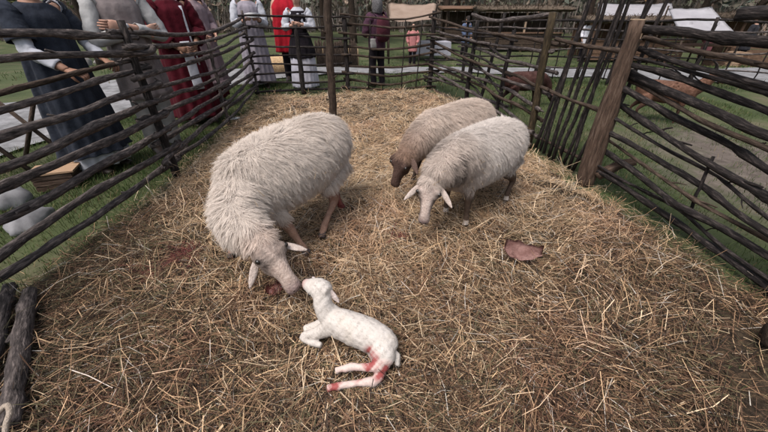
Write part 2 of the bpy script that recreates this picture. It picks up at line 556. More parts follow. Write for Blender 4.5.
# hurdle gate of upright poles
gt = empty('hurdle_gate', (1.8, 3.3, 0), 'tall hurdle gate of thin dark upright poles lashed to crossbars', 'gate')
ga, gb = Vector((1.70, 3.62, 0)), Vector((1.93, 2.93, 0))
nb = 11
for i in range(nb):
    t = i / (nb - 1)
    b = ga.lerp(gb, t)
    up = Vector((0.06 + 0.05 * random.uniform(-1, 1), 0.05 * random.uniform(-1, 1), 1))
    post((b.x, b.y, 0.02 + random.uniform(0, .05)), (b + up * random.uniform(1.75, 2.05)), 0.0175 * random.uniform(.9, 1.2), 0.013, M['bark_dark'], gt, name='bar', n=8, bend=0.03)
gn = Vector((gb.y - ga.y, -(gb.x - ga.x), 0)).normalized()
for z, s in ((0.17, -1), (1.13, 1), (0.66, 1), (1.62, -1)):
    a = ga + gn * 0.03 * s + (ga - gb) * 0.08; b = gb + gn * 0.03 * s + (gb - ga) * 0.02
    rail([(a.x, a.y, z + 0.02), (a.x * .5 + b.x * .5, a.y * .5 + b.y * .5, z), (b.x, b.y, z - 0.01)], 0.017, 0.015, M['bark_brown'], gt, name='crossbar')
tw = MB()
tp = PY(541, 128, 3.7)
tw.loft(catmull([tp + Vector((-.05, 0, .03)), tp, tp + Vector((.05, -.02, -.03)), tp + Vector((.045, -.02, -.12))], 4), [0.006] * 13, 6)
tw.build('rope_tie', mat('twine', (0.40, 0.36, 0.30)), gt)

# big split post and right side fence
fr = empty('wattle_fence', (*R1, 0), 'right hand fence of thick black poles running out past the camera', 'fence')
big = empty('split_post', (*GR, 0), 'broad brown split log post between gate and right fence', 'post')
base = Vector((1.88, 2.84, 0)); top = PY(638, 20, 2.86)
pts, rr = [], []
for i in range(14):
    t = i / 13
    p = base.lerp(top, t); p.z = top.z * t - 0.05 * (1 - t)
    pts.append(p); k = 0.064 + 0.014 * math.sin(t * 5) - 0.005 * t
    rr.append((k * 1.12, k * 0.62))
MB().loft(pts, rr, 14, up=(-0.35, -0.94, 0), rough=0.22).build('log', M['wood_split'], big)
MB().loft([top + Vector((0, 0, -0.002)), top + Vector((0, 0, 0.006))], [(0.054, 0.029), (0.049, 0.025)], 12, up=(-0.35, -0.94, 0)).build('cut_end', M['end_grain'], big)
MB().loft(catmull([(1.95, 2.8, 0.12), (2.05, 2.74, 0.25), (2.16, 2.70, 0.30)], 4), [0.05 - 0.0025 * i for i in range(9)], 9, rough=0.2).build('branch_stub', M['wood_split'], big)
MB().loft(catmull([(1.86, 2.86, -0.02), (1.87, 2.87, 0.6), (1.92, 2.88, 1.2)], 5), [0.03 - 0.0008 * i for i in range(11)], 9, rough=0.2).build('side_pole', M['bark_brown'], big)
for p, h in ((R1, 1.32), (R2, 1.4)):
    post((*p, -0.05), (p[0], p[1], h), 0.04, 0.034, M['bark_dark'], fr)
zp = (1.30, 1.14, 1.06, 0.97, 0.86, 0.72, 0.52, 0.33, 0.16)
ze = (1.27, 1.02, 0.90, 0.79, 0.62, 0.47, 0.33, 0.20, 0.05)
for i in range(9):
    t2 = ze[i]
    weave([GR, (2.13, 2.1), R1, R2], [zp[i], zp[i] * 0.45 + t2 * 0.55, t2, t2], 0.0225 if i not in (0, 3) else 0.027, fr, M['bark_dark'], i, ext=(0.05, 0.1), off=0.03, jit=0.006)
for i, (a, b) in enumerate(((1.22, 1.15), (1.10, 0.96), (0.92, 0.70), (0.62, 0.40), (0.42, 0.26), (0.24, 0.12))):
    weave([GR, (2.13, 2.1), R1, R2], [a, a * .45 + b * .55, b, b], 0.0145, fr, M['bark_dark'] if i % 2 else M['bark_brown'], i + 1, ext=(0.05, 0.1), off=0.045, jit=0.02)
post((2.16, 2.03, 0.2), (2.14, 2.06, 0.62), 0.012, 0.01, M['bark_dark'], fr, name='stake', n=6)
ta = PY(738, 13, 2.14)
rail([ta, (2.36, 1.2, 1.49), (2.4, 0.2, 1.47)], 0.033, 0.042, M['bark_dark'], fr, wig=0.01)

# slender standing trunk inside the pen
pb = G(333, 120, 0.03)
tk = empty('standing_pole', (pb.x, pb.y, 0), 'slim bark covered tree pole standing upright inside the pen', 'pole')
ptop = PY(327, 0, pb.y + 0.02)
pts = [Vector((pb.x, pb.y, -0.1)).lerp(Vector((ptop.x, ptop.y, ptop.z)), i / 9) for i in range(10)] + [Vector((ptop.x - 0.03, ptop.y, ptop.z + 0.6)), Vector((ptop.x - 0.05, ptop.y, ptop.z + 1.1))]
for i, p in enumerate(pts):
    p.x += 0.014 * noise.noise(Vector((i * 0.7, 1, 2)))
MB().loft(pts, [0.062, 0.056, 0.053, 0.052, 0.052, 0.051, 0.050, 0.050, 0.049, 0.048, 0.046, 0.042], 12, rough=0.22).build('trunk', M['bark_brown'], tk)
for k, (i, dx) in enumerate(((4, 1), (7, -1))):
    p = pts[i]
    MB().loft([p + Vector((0.03 * dx, -0.02, 0)), p + Vector((0.075 * dx, -0.05, 0.03))], [0.014, 0.010], 8).build('knot', M['bark_brown'], tk)

# poles lying along the near left edge of the litter
for i, (a, b, r, lab) in enumerate(((G(30, 291, 0.09), G(8, 425, 0.09), 0.032, 'bare pole on the ground at bottom left, right one of two'), (G(10, 285, 0.08), G(-24, 425, 0.08), 0.032, 'bare pole on the ground at bottom left, cut by the picture edge'))):
    o = rail([a, a.lerp(b, 0.5) + Vector((0, 0, 0.012)), b], r, r * 1.1, M['bark_grey'], None, wig=0.012, name='loose_pole', n=12, step=0.06)
    props(o, lab, 'pole', 'poles lying beside the left fence')
rp = G(8, 418, 0.16)
o = MB().loft(catmull([rp + Vector(v) for v in ((-.06, -.10, -.06), (-.045, -.03, .0), (-.02, .03, .03), (.008, .012, .02), (.02, -.03, 0.0), (.035, -.10, -.07))], 5), [0.010] * 26, 8, rough=0.2).build('rope_loop', mat('pale_rope', (0.26, 0.21, 0.17), (0.40, 0.34, 0.28), 60, 0.95, 0.8, 150), loc=(rp.x, rp.y, 0.05))
props(o, 'pale rope loop over the poles in the bottom left corner', 'rope')
eb = G(772, 335, 0.12)
o = MB().loft([eb + Vector((0.35, -0.25, 0.02)), eb + Vector((0.1, -0.07, 0.01)), eb, eb + Vector((-0.02, 0.015, 0))], [0.075, 0.072, 0.07, 0.055], 14, rough=0.15).build('log_end', M['bark_brown'], loc=(eb.x, eb.y, 0.03))
props(o, 'dark round log end lying at the lower right picture edge', 'log')

# thin fence of the neighbouring pen, beyond the goats
fo = empty('wattle_fence', (5.0, 7.0, 0), 'thin outer fence of the goat pen, beyond the right fence', 'fence')
op = [(1.6, 7.35), (3.0, 7.2), (4.4, 7.05), (5.8, 6.8), (7.2, 6.4), (8.6, 5.7)]
for p in op:
    post((*p, -0.05), (p[0] + random.uniform(-.04, .04), p[1], 1.18), 0.032, 0.026, M['bark_dark'], fo)
for x in np.linspace(1.9, 8.2, 14):
    y = np.interp(x, [q[0] for q in op], [q[1] for q in op])
    post((x, y + 0.03, 0.1), (x + random.uniform(-.06, .06), y, 0.98 + random.uniform(-.1, .1)), 0.012, 0.010, M['bark_dark'], fo, name='stake', n=6)
for i, z in enumerate((1.10, 0.97, 0.84, 0.66, 0.50, 0.32)):
    weave(op, [z + random.uniform(-.03, .03) for _ in op], 0.0165, fo, M['bark_grey'] if i % 2 else M['bark_dark'], i, ext=(0.1, 0.1))
# ------------------------------------------------------------------ loose straw, grass
def stalks(name, P, th, ln, rad, pitch, bend, colr, m, ribbon=False, seg=2):
    N = len(P)
    K = seg + 1
    hd = np.stack([np.cos(th) * np.cos(pitch), np.sin(th) * np.cos(pitch), np.sin(pitch)], 1)
    sd = np.stack([-np.sin(th), np.cos(th), np.zeros(N)], 1)
    upv = np.cross(hd, sd)
    upv *= np.sign(upv[:, 2:3] + 1e-9)
    side = 2 if ribbon else 3
    V = np.empty((N, K, side, 3), np.float32)
    for i in range(K):
        s = i / (K - 1) - 0.5
        c = P + hd * (ln * s)[:, None] + sd * (bend[:, 0] * (0.25 - s * s) * ln)[:, None] + upv * (bend[:, 1] * (0.25 - s * s) * ln)[:, None]
        tap = 1 - 0.35 * (s + 0.5)
        if ribbon:
            V[:, i, 0] = c - sd * (rad * tap)[:, None]; V[:, i, 1] = c + sd * (rad * tap)[:, None]
        else:
            for j in range(3):
                a = 2 * math.pi * j / 3 + 0.5
                V[:, i, j] = c + (sd * math.cos(a) + upv * math.sin(a)) * (rad * tap)[:, None]
    b = np.arange(N) * K * side
    Q = []
    for i in range(K - 1):
        for j in range(side if not ribbon else 1):
            j2 = (j + 1) % side
            Q.append(np.stack([b + i * side + j, b + i * side + j2, b + (i + 1) * side + j2, b + (i + 1) * side + j], 1))
    C = np.repeat(colr, K * side, axis=0)
    return V.reshape(-1, 3), np.concatenate(Q), C


def join(parts):
    vs, qs, cs, o = [], [], [], 0
    for v, q, c in parts:
        vs.append(v); qs.append(q + o); cs.append(c); o += len(v)
    return np.concatenate(vs), np.concatenate(qs), np.concatenate(cs)


# ------------------------------------------------------------------ animals
def tri_points(me, N, wgt, seed=1):
    """area and weight sampled points on a mesh: position, normal, source vertex"""
    r = np.random.default_rng(seed)
    me.calc_loop_triangles()
    T = np.empty(len(me.loop_triangles) * 3, np.int32); me.loop_triangles.foreach_get('vertices', T); T = T.reshape(-1, 3)
    v = coords(me)
    vn = np.empty(len(v) * 3, np.float32); me.vertex_normals.foreach_get('vector', vn); vn = vn.reshape(-1, 3)
    a = np.linalg.norm(np.cross(v[T[:, 1]] - v[T[:, 0]], v[T[:, 2]] - v[T[:, 0]]), axis=1) * wgt[T].mean(1)
    idx = r.choice(len(T), N, p=a / a.sum())
    u = r.random((N, 2)); f = u.sum(1) > 1; u[f] = 1 - u[f]
    b = np.stack([1 - u.sum(1), u[:, 0], u[:, 1]], 1)[..., None]
    P = (v[T[idx]] * b).sum(1); Nn = (vn[T[idx]] * b).sum(1)
    Nn /= np.linalg.norm(Nn, axis=1, keepdims=True) + 1e-9
    return P, Nn, T[idx, 0]


def unit(a):
    return a / (np.linalg.norm(a, axis=-1, keepdims=True) + 1e-9)


def fleece(name, parent, me, wgt, flow, colr, N, length, width, nlock, lift=0.42, clump=0.40, seed=3, K=4):
    """long wool: ribbons lying over the skin, drawn together into locks"""
    r = np.random.default_rng(seed)
    P, Nn, src = tri_points(me, N, wgt, seed)
    keep = wgt[src] > 0.25
    P, Nn, src = P[keep], Nn[keep], src[keep]
    N = len(P)
    fl = flow(P)
    fl = fl + 0.40 * np.stack([wob(P[:, 0], P[:, 2], 5, 1.0), wob(P[:, 1], P[:, 2], 5, 2.0), wob(P[:, 0], P[:, 1], 5, 4.0)], 1)
    t = unit(fl - Nn * (fl * Nn).sum(1, keepdims=True))
    Ln = length * r.uniform(0.6, 1.25, N) * (0.45 + 0.55 * wgt[src])
    lk = r.choice(N, nlock, replace=False)
    kd = kdtree.KDTree(nlock)
    for i, k in enumerate(lk):
        kd.insert(Vector(P[k]), i)
    kd.balance()
    near = np.array([kd.find(Vector(p))[1] for p in P])
    lc = lk[near]
    shade = r.uniform(0.86, 1.06, nlock)[near]
    lockdir = unit(t[lk] + 0.22 * r.normal(size=(nlock, 3)))[near]
    lockL = r.uniform(0.75, 1.25, nlock)[near]
    pts = []
    side0 = unit(np.cross(t, Nn))
    for i in range(K):
        s = i / (K - 1)
        c = clump * s ** 1.2
        own = P + (t * (s * 1.0)[..., None] if False else t * s) * Ln[:, None] + Nn * (lift * Ln * (s - 0.62 * s * s))[:, None] - Nn * (0.003)
        tip = P[lc] + lockdir * (s * Ln * lockL)[:, None] + Nn[lc] * (lift * 1.1 * Ln * (s - 0.62 * s * s))[:, None]
        pts.append(own * (1 - c) + tip * c + 0.0022 * s * r.normal(size=(N, 3)))
    wd = width * r.uniform(0.7, 1.3, N)
    V = np.empty((N, K, 2, 3), np.float32)
    for i in range(K):
        ww = wd * (1 - 0.72 * (i / (K - 1)))
        V[:, i, 0] = pts[i] - side0 * ww[:, None] / 2
        V[:, i, 1] = pts[i] + side0 * ww[:, None] / 2
    b = (np.arange(N) * K * 2)[:, None]
    Q = np.concatenate([np.stack([b[:, 0] + 2 * i, b[:, 0] + 2 * i + 1, b[:, 0] + 2 * i + 3, b[:, 0] + 2 * i + 2], 1) for i in range(K - 1)])
    C = colr(P) * (shade * r.uniform(0.88, 1.1, N))[:, None]
    C = np.repeat(np.clip(C, 0, 0.9), K * 2, axis=0)
    off = parent_world(parent)
    o = link(name, fast_mesh(name, V.reshape(-1, 3) - np.array(off), Q, C, smooth=True), M['fleece'], parent)
    return o


def samples(C, n=6):
    P, rs = chain(C, n)
    P = np.array([tuple(p) for p in P]); rr = np.array([(a + b) / 2 for a, b in rs])
    t = np.gradient(P, axis=0)
    return P, rr, unit(t)


def nearest(v, S):
    best = np.full(len(v), 1e9); idx = np.zeros(len(v), int)
    for i in range(len(S[0])):
        d = np.linalg.norm(v - S[0][i], axis=1) - S[1][i]
        m = d < best
        best[m] = d[m]; idx[m] = i
    return best, idx


def cat_s(*ss):
    return tuple(np.concatenate([s[i] for s in ss]) for i in range(3))


def ear(root, tip, m, colr, parent, wid=0.032, up=(0, 0, 1), droop=0.0):
    root, tip = Vector(root), Vector(tip)
    mid = root.lerp(tip, 0.5) + Vector((0, 0, droop))
    P = catmull([root, mid, tip], 5)
    k = len(P)
    mb = MB().loft(P, [(max(0.004, wid * 0.85 * math.sin(math.pi * min(1, 0.22 + 0.78 * i / (k - 1))) ** 0.7), 0.0075) for i in range(k)], 12, up=up)
    o = mb.build('ear', m, parent)
    set_col(o.data, np.array(colr))
    return o


def eyes(poll, muz, half, parent, t=0.30, lift=0.30, up=Vector((0, 0, 1)), r=0.0115, h=0.07):
    ax = (muz - poll); f = ax.normalized(); u = (up - f * up.dot(f)).normalized(); s = f.cross(u)
    for k in (-1, 1):
        c = poll + ax * t + u * (h * lift) + s * (half * k)
        mb = MB().loft([c - s * r * k, c - s * r * 0.6 * k, c, c + s * r * 0.6 * k, c + s * r * 0.95 * k], [0.001, r * 0.8, r, r * 0.8, 0.001], 10, up=u)
        mb.build('eye', M['eye'], parent)
    return f, u, s


def leg_front(T, hoof, k=1.0):
    T, H = Vector(T), Vector(hoof)
    kn = T.lerp(H, 0.50) + Vector((0, 0, 0.02))
    return [(*T, 0.062 * k, 0.075 * k), (*T.lerp(kn, 0.55), 0.042 * k, 0.046 * k), (*kn, 0.030 * k, 0.031 * k), (*kn.lerp(H, 0.5), 0.0185 * k, 0.020 * k), (*H.lerp(kn, 0.26), 0.023 * k, 0.024 * k), (*H.lerp(kn, 0.10), 0.021 * k, 0.025 * k), (*(H), 0.027 * k, 0.032 * k)]


def leg_hind(T, hoof, fwd, k=1.0):
    T, H = Vector(T), Vector(hoof); fwd = Vector(fwd).normalized()
    st = T.lerp(H, 0.24) + fwd * 0.07 * k
    hk = T.lerp(H, 0.58) - fwd * 0.055 * k
    ft = H.lerp(T, 0.15)
    return [(*T, 0.085 * k, 0.11 * k), (*st, 0.062 * k, 0.075 * k), (*T.lerp(H, 0.42), 0.042 * k, 0.05 * k), (*hk, 0.026 * k, 0.033 * k), (*hk.lerp(ft, 0.5), 0.019 * k, 0.021 * k), (*ft, 0.0235 * k, 0.0245 * k), (*H.lerp(ft, 0.35), 0.021 * k, 0.025 * k), (*H, 0.027 * k, 0.033 * k)]


def sheep(name, label, group, centre, yaw, k, neck, poll, muz, hooves, colw, face, legc, hoofc, ears, woolN=46000, Lw=0.065, spine=None, up_head=Vector((0, 0, 1)), wwid=0.0028, seed=5, extra=None, faceparts=None, lift=0.40, wool_legs=0.12):
    cx, cy = centre
    c, s_ = math.cos(yaw), math.sin(yaw)
    fwd = Vector((c, s_, 0))
    W = lambda x, y, z: Vector((cx + (x * c - y * s_) * k, cy + (x * s_ + y * c) * k, z * k + 0.03))
    root = empty(name, (cx, cy, 0.03), label, 'sheep', group)
    spine = spine or [(-.52, 0, .55, .09, .11), (-.46, 0, .555, .165, .18), (-.30, 0, .555, .225, .232), (-.08, 0, .54, .25, .248), (.14, 0, .535, .245, .245), (.32, 0, .54, .20, .225), (.44, 0, .55, .14, .17), (.50, 0, .56, .07, .09)]
    SP = [(*W(*p[:3]), p[3] * k, p[4] * k) for p in spine]
    NK = [tuple(q) for q in neck]
    ax = muz - poll
    u = (up_head - ax.normalized() * up_head.dot(ax.normalized())).normalized()
    hl = ax.length
    hw = 1.32 * k
    HD = []
    for t, a, b, dz in ((-.20, .040, .045, -.012), (-0.08, .054, .060, -.008), (.08, .060, .066, 0), (.22, .064, .068, 0), (.36, .056, .060, 0), (.52, .039, .049, 0.003), (.70, .030, .042, 0.002), (.84, .033, .037, -.003), (.94, .034, .032, -.008), (1.0, .023, .020, -.010)):
        q = poll + ax * t + u * dz
        HD.append((*q, a * hw, b * hw))
    LG = []
    for i, H in enumerate(hooves):
        H = Vector(H)
        if i < 2:
            T = W(.30, .11 if i == 0 else -.11, .42)
            LG.append(leg_front(T, H, k * 1.13))
        else:
            T = W(-.36, .12 if i == 2 else -.12, .46)
            LG.append(leg_hind(T, H, fwd, k * 1.13))
    mb = MB()
    for C, n in ((SP, 24), (NK, 20), (HD, 18)):
        P, rs = chain(C, 4)
        mb.loft(P, rs, n, up=(u if C is HD else None))
    for C in LG:
        P, rs = chain(C, 4); mb.loft(P, rs, 12, up=fwd)
    fz = ax.normalized(); sz = fz.cross(u)
    for q in (-1, 1):
        e0 = poll + ax * 0.17 + u * 0.040 * hw + sz * 0.040 * hw * q; e1 = poll + ax * 0.40 + u * 0.030 * hw + sz * 0.048 * hw * q
        mb.loft([e0, e0.lerp(e1, .5) + u * .008 + sz * .006 * q, e1], [.012 * hw, .021 * hw, .010 * hw], 8)      # brow
        c0 = poll + ax * 0.30 - u * 0.030 * hw + sz * 0.030 * hw * q; c1 = poll + ax * 0.55 - u * 0.03 * hw + sz * 0.022 * hw * q
        mb.loft([c0, c0.lerp(c1, .5), c1], [.020 * hw, .026 * hw, .014 * hw], 8)                                 # cheek
    tail = [(*W(-.50, 0, .60), .035 * k, .035 * k), (*W(-.56, 0, .50), .034 * k, .034 * k), (*W(-.57, 0, .38), .026 * k, .026 * k), (*W(-.565, 0, .30), .012 * k, .012 * k)]
    P, rs = chain(tail, 3); mb.loft(P, rs, 10)
    me = remesh(mb, 0.0095, 5)
    v = coords(me)
    sb, sn, sh = samples(SP), samples(NK), samples(HD)
    sn = (sn[0], sn[1], sn[2]); st = samples(tail)
    wool = cat_s(sb, sn, st)
    dw, iw = nearest(v, wool)
    dh, ih = nearest(v, sh)
    sl_ = cat_s(*[samples(C) for C in LG])
    dl, il = nearest(v, sl_)
    zz = v[:, 2]
    tl = np.clip((np.asarray(v) - np.array(poll)) @ np.array(ax) / (hl * hl), -1, 2)
    ishead = (dh < dw + 0.002) & (tl > -0.02)
    isleg = (dl < dw) & ~ishead
    wgt = np.ones(len(v), np.float32)
    wgt[ishead] = np.clip(1 - (tl[ishead] + 0.02 - 0.03 * np.clip((v[ishead] - np.array(poll)) @ np.array(u) / 0.05, 0, 1)) / 0.10, 0, 1)
    lw = np.clip((zz - 0.30 * k) / 0.10, 0, 1) * wool_legs / 0.12
    wgt[isleg] = np.clip(lw[isleg], 0, 1)
    Cc = colw(v) * 0.62
    Cc = np.array(Cc)
    fc = np.array(face)[None] * np.ones((len(v), 1))
    if faceparts:
        fc = faceparts(v, tl, fc)
    for q in (-1, 1):
        ec = np.array(poll + ax * .30 + u * .043 * hw + sz * .057 * hw * q)
        de = np.linalg.norm(v - ec, axis=1)[:, None]
        fc = fc * (1 - 0.62 * np.clip(1.5 - de / 0.018, 0, 1))
    mh = np.where(ishead, 1 - wgt, 0)[:, None]
    Cc = Cc * (1 - mh) + fc * mh
    ml = np.where(isleg, 1 - wgt, 0)[:, None]
    Cc = Cc * (1 - ml) + np.array(legc)[None] * ml
    hoofm = (zz < 0.10) & isleg
    Cc[hoofm] = hoofc
    nz = 0.5 + 0.5 * wob(v[:, 0] * 9, v[:, 2] * 9 + v[:, 1] * 5, 1.0)
    Cc = Cc * (0.86 + 0.2 * nz)[:, None]
    if extra:
        Cc = extra(v, Cc)
    set_col(me, Cc)
    shift(me, root.location)
    body = link('body', me, M['hide'], root)
    # fleece on the world-space copy
    shift(me, -np.array(root.location))
    T = wool[2]
    def flow(P):
        d, i = nearest(P, wool)
        return -T[i] * 0.55 + np.array([0, 0, -1.0])
    def flow_all(P):
        d, i = nearest(P, wool)
        g = np.zeros((len(P), 3)); g[:, 2] = -1.0
        nb_ = len(sb[0])
        back = -T[i]
        # neck samples run from the body to the poll, spine samples from rump to chest: both point forward
        return back * 0.28 + g
    fleece('wool_fuzz', root, me, wgt, lambda P: flow_all(P) + np.random.default_rng(seed).normal(0, .55, (len(P), 3)), lambda P: colw(P) * 1.06, woolN // 3, Lw * k * 1.1, 0.0015, max(500, woolN // 5), lift=lift * 1.5, clump=0.15, seed=seed + 70)
    fleece('fleece', root, me, wgt, flow_all, colw, woolN, Lw * k, wwid, max(500, woolN // 15), lift=lift, seed=seed)
    shift(me, root.location)
    # straw caught in the wool
    rb = np.random.default_rng(seed + 90)
    shift(me, -np.array(root.location))
    Pb, Nb, sb_ = tri_points(me, 70, (wgt * (zz < 0.62)).astype(np.float32), seed + 90)
    shift(me, root.location)
    nbt = len(Pb)
    Vb, Qb, Cb = stalks('b', Pb + Nb * Lw * k * 0.36, rb.uniform(0, 6.28, nbt), rb.uniform(.02, .07, nbt), rb.uniform(.0008, .0014, nbt), rb.normal(0, .5, nbt), rb.normal(0, .3, (nbt, 2)), np.array((.50, .36, .21)) * rb.uniform(.6, 1.2, (nbt, 1)), None, False, 2)
    link('stuck_straw', fast_mesh('stuck_straw', Vb - np.array(root.location), Qb, Cb), M['straw'], root)['kind'] = 'stuff'
    # short coat on face and legs
    bare = np.clip(1 - wgt * 1.2, 0, 1) * (zz > 0.10)
    kdv = kdtree.KDTree(len(v))
    for i in range(len(v)):
        kdv.insert(Vector(v[i]), i)
    kdv.balance()
    shift(me, -np.array(root.location))
    HA = cat_s(sh, sl_)
    fleece('short_coat', root, me, bare.astype(np.float32), lambda P: HA[2][nearest(P, HA)[1]] * 0.8 + np.array([0, 0, -0.5]), lambda P: np.array([Cc[kdv.find(Vector(p))[1]] for p in P]) * 1.03, 9000, 0.013, 0.0016, 2500, lift=0.35, clump=0.3, seed=seed + 40, K=3)
    shift(me, root.location)
    f, uu, ss = eyes(poll, muz, 0.060 * hw, root, t=0.30, lift=1.0, up=up_head, r=0.0150, h=0.0450 * hw)
    for e in ears:
        ear(e[0], e[1], M['hide'], e[2], root, wid=e[3] if len(e) > 3 else 0.03, up=uu if len(e) < 5 else e[4])
    # mouth and nostrils
    mp_ = []
    for a_ in np.linspace(-1, 1, 9):
        tt = 0.99 - 0.22 * abs(a_) ** 1.3
        mp_.append(poll + ax * tt + ss * (0.036 * hw * a_ * (0.7 + .3 * abs(a_))) - uu * (0.013 * hw))
    MB().loft(mp_, [0.0026] * 9, 6).build('mouth', M['eye'], root)
    for kx in (-1, 1):
        c0 = muz - f * 0.002 + uu * 0.014 + ss * 0.015 * kx
        MB().loft([c0 - f * .012, c0 + uu * 0.004 - f * .002], [0.0075, 0.005], 8).build('nostril', M['eye'], root)
    return root


def V2(p):
    return Vector(p)


# the ewe with her lamb
poll = G(260, 243, 0.43); muz = G(297, 291, 0.25)
ey = math.atan2(-0.70, -0.42)
neck = [(-0.75, 1.82, 0.56, .16, .18), (-0.80, 1.66, 0.52, .150, .165), (-0.785, 1.53, 0.475, .128, .145), (-0.715, 1.455, 0.455, .108, .118), (-0.645, 1.42, 0.44, .080, .088)]
cream = np.array((0.72, 0.645, 0.58))
def col_ewe(P):
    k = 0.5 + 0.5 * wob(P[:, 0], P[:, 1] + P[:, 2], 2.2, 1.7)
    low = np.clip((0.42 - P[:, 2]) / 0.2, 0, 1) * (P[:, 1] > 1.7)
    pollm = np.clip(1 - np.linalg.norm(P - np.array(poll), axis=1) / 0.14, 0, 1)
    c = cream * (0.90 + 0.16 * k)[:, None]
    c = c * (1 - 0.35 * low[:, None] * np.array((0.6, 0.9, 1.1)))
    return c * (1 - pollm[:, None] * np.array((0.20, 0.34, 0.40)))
def blood_ewe(v, C):
    for c, r in ((Vector((-.35, 2.33, .14)), .17), (Vector((-.38, 2.24, .34)), .17)):
        d = np.linalg.norm(v - np.array(c), axis=1)
        m = np.clip((1 - d / r) * 2, 0, 1) * (0.65 + 0.5 * wob(v[:, 0] * 9, v[:, 2] * 9, 1))
        C = C * (1 - m[:, None] * 0.8) + np.array((0.20, 0.03, 0.025)) * m[:, None] * 0.8
    return C
def face_ewe(v, tl, fc):
    t = tl[:, None]
    k = sstep(0.78, 0.97, t)
    fc = fc * (1 - k) + np.array((0.30, 0.225, 0.21)) * k
    m = np.clip(1.2 - np.abs(t - 0.30) * 3.2, 0, 1)
    mot = np.clip(0.5 + 0.9 * wob(v[:, 0] * 15, v[:, 2] * 15 + v[:, 1] * 13, 1), 0, 1)[:, None]
    return fc * (1 - 0.50 * m * mot) * (1 - 0.10 * mot)
hv = [G(306, 258, 0.035), G(219, 260, 0.035), G(317, 256, 0.035) + Vector((0.02, 0.12, 0)), G(336, 209, 0.035)]
hv = [Vector((-0.51, 1.76, 0.062)), Vector((-1.00, 1.72, 0.062)), Vector((-0.44, 1.93, 0.062)), Vector((-0.335, 2.33, 0.062))]
KEEP = list(hv)
er = G(290, 247, 0.40); el = G(254, 262, 0.36)
EAR_W = (0.50, 0.43, 0.385)
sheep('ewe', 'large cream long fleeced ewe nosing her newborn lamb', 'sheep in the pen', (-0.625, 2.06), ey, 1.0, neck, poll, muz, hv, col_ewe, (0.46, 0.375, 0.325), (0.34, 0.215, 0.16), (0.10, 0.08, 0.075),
      [(G(285, 245, 0.41), G(307, 250, 0.38), EAR_W, 0.025, Vector((0, -0.3, 1))), (G(256, 262, 0.37), G(250, 288, 0.26), EAR_W, 0.024, Vector((0.3, -1, 0.2)))],
      woolN=62000, Lw=0.066, up_head=Vector((0.25, -0.35, 0.9)), extra=blood_ewe, faceparts=face_ewe, seed=5)

# white sheep in front on the right
pF = G(431, 180, 0.50); mF = G(423, 224, 0.25)
yF = math.atan2(-0.45, -0.50)
neckF = [(0.56, 2.21, 0.56, .16, .18), (0.47, 2.12, 0.555, .145, .165), (0.39, 2.035, 0.545, .12, .135), (0.335, 1.985, 0.53, .092, .10), (0.305, 1.955, 0.515, .07, .076)]
def col_f(P):
    k = 0.5 + 0.5 * wob(P[:, 0], P[:, 1] + P[:, 2], 2.6, 0.4)
    nk = np.clip(1 - np.linalg.norm(P - np.array((0.42, 2.05, 0.5)), axis=1) / 0.36, 0, 1)
    st = np.clip(1.5 * wob(P[:, 0] * 1.2, P[:, 2] * 0.4 + P[:, 1] * 1.6, 5.5, 2.2), 0, 1) * np.clip(nk * 1.6, 0, 1)
    low = np.clip((0.40 - P[:, 2]) / 0.16, 0, 1)
    c = np.array((0.71, 0.655, 0.61)) * (0.92 + 0.12 * k)[:, None]
    c = c * (1 - nk[:, None] * np.array((0.24, 0.36, 0.44)))
    c = c * (1 - 0.62 * st[:, None]) * (1 - 0.30 * low[:, None] * np.array((0.8, 1.0, 1.1)))
    return c
def face_f(v, tl, fc):
    t = tl[:, None]
    s = unit(np.array([[1.0, -0.3, 0]]))
    lat = np.abs((v - np.array(pF)) @ s[0])[:, None]
    side = np.clip((lat - 0.022) / 0.02, 0, 1) * (t > 0.42)
    fc = fc * (1 - 0.72 * side * np.clip((0.95 - t) * 6, 0, 1))
    k = sstep(0.82, 0.97, t)
    fc = fc * (1 - k) + np.array((0.22, 0.165, 0.155)) * k
    eyeb = np.clip(1 - np.abs(t - 0.34) / 0.13, 0, 1) * np.clip((lat - 0.03) / 0.02, 0, 1)
    return fc * (1 - 0.62 * eyeb)
hF = [Vector((0.61, 2.10, 0.062)), Vector((0.49, 2.28, 0.062)), Vector((1.02, 2.46, 0.062)), Vector((0.84, 2.68, 0.062))]
KEEP += hF
sheep('sheep', 'whiter sheep in front, pale face lowered straight towards the camera', 'sheep in the pen', (0.735, 2.40), yF, 0.87, neckF, pF, mF, hF, col_f, (0.54, 0.45, 0.40), (0.085, 0.058, 0.042), (0.60, 0.55, 0.50),
      [(G(419, 186, 0.47), G(404, 200, 0.40), EAR_W, 0.023, Vector((0.2, -1, 0.5))), (G(441, 189, 0.46), G(452, 208, 0.37), EAR_W, 0.023, Vector((-0.2, -1, 0.4)))],
      woolN=48000, Lw=0.058, up_head=Vector((-0.1, -0.75, 0.55)), faceparts=face_f, seed=8, wool_legs=0.06)

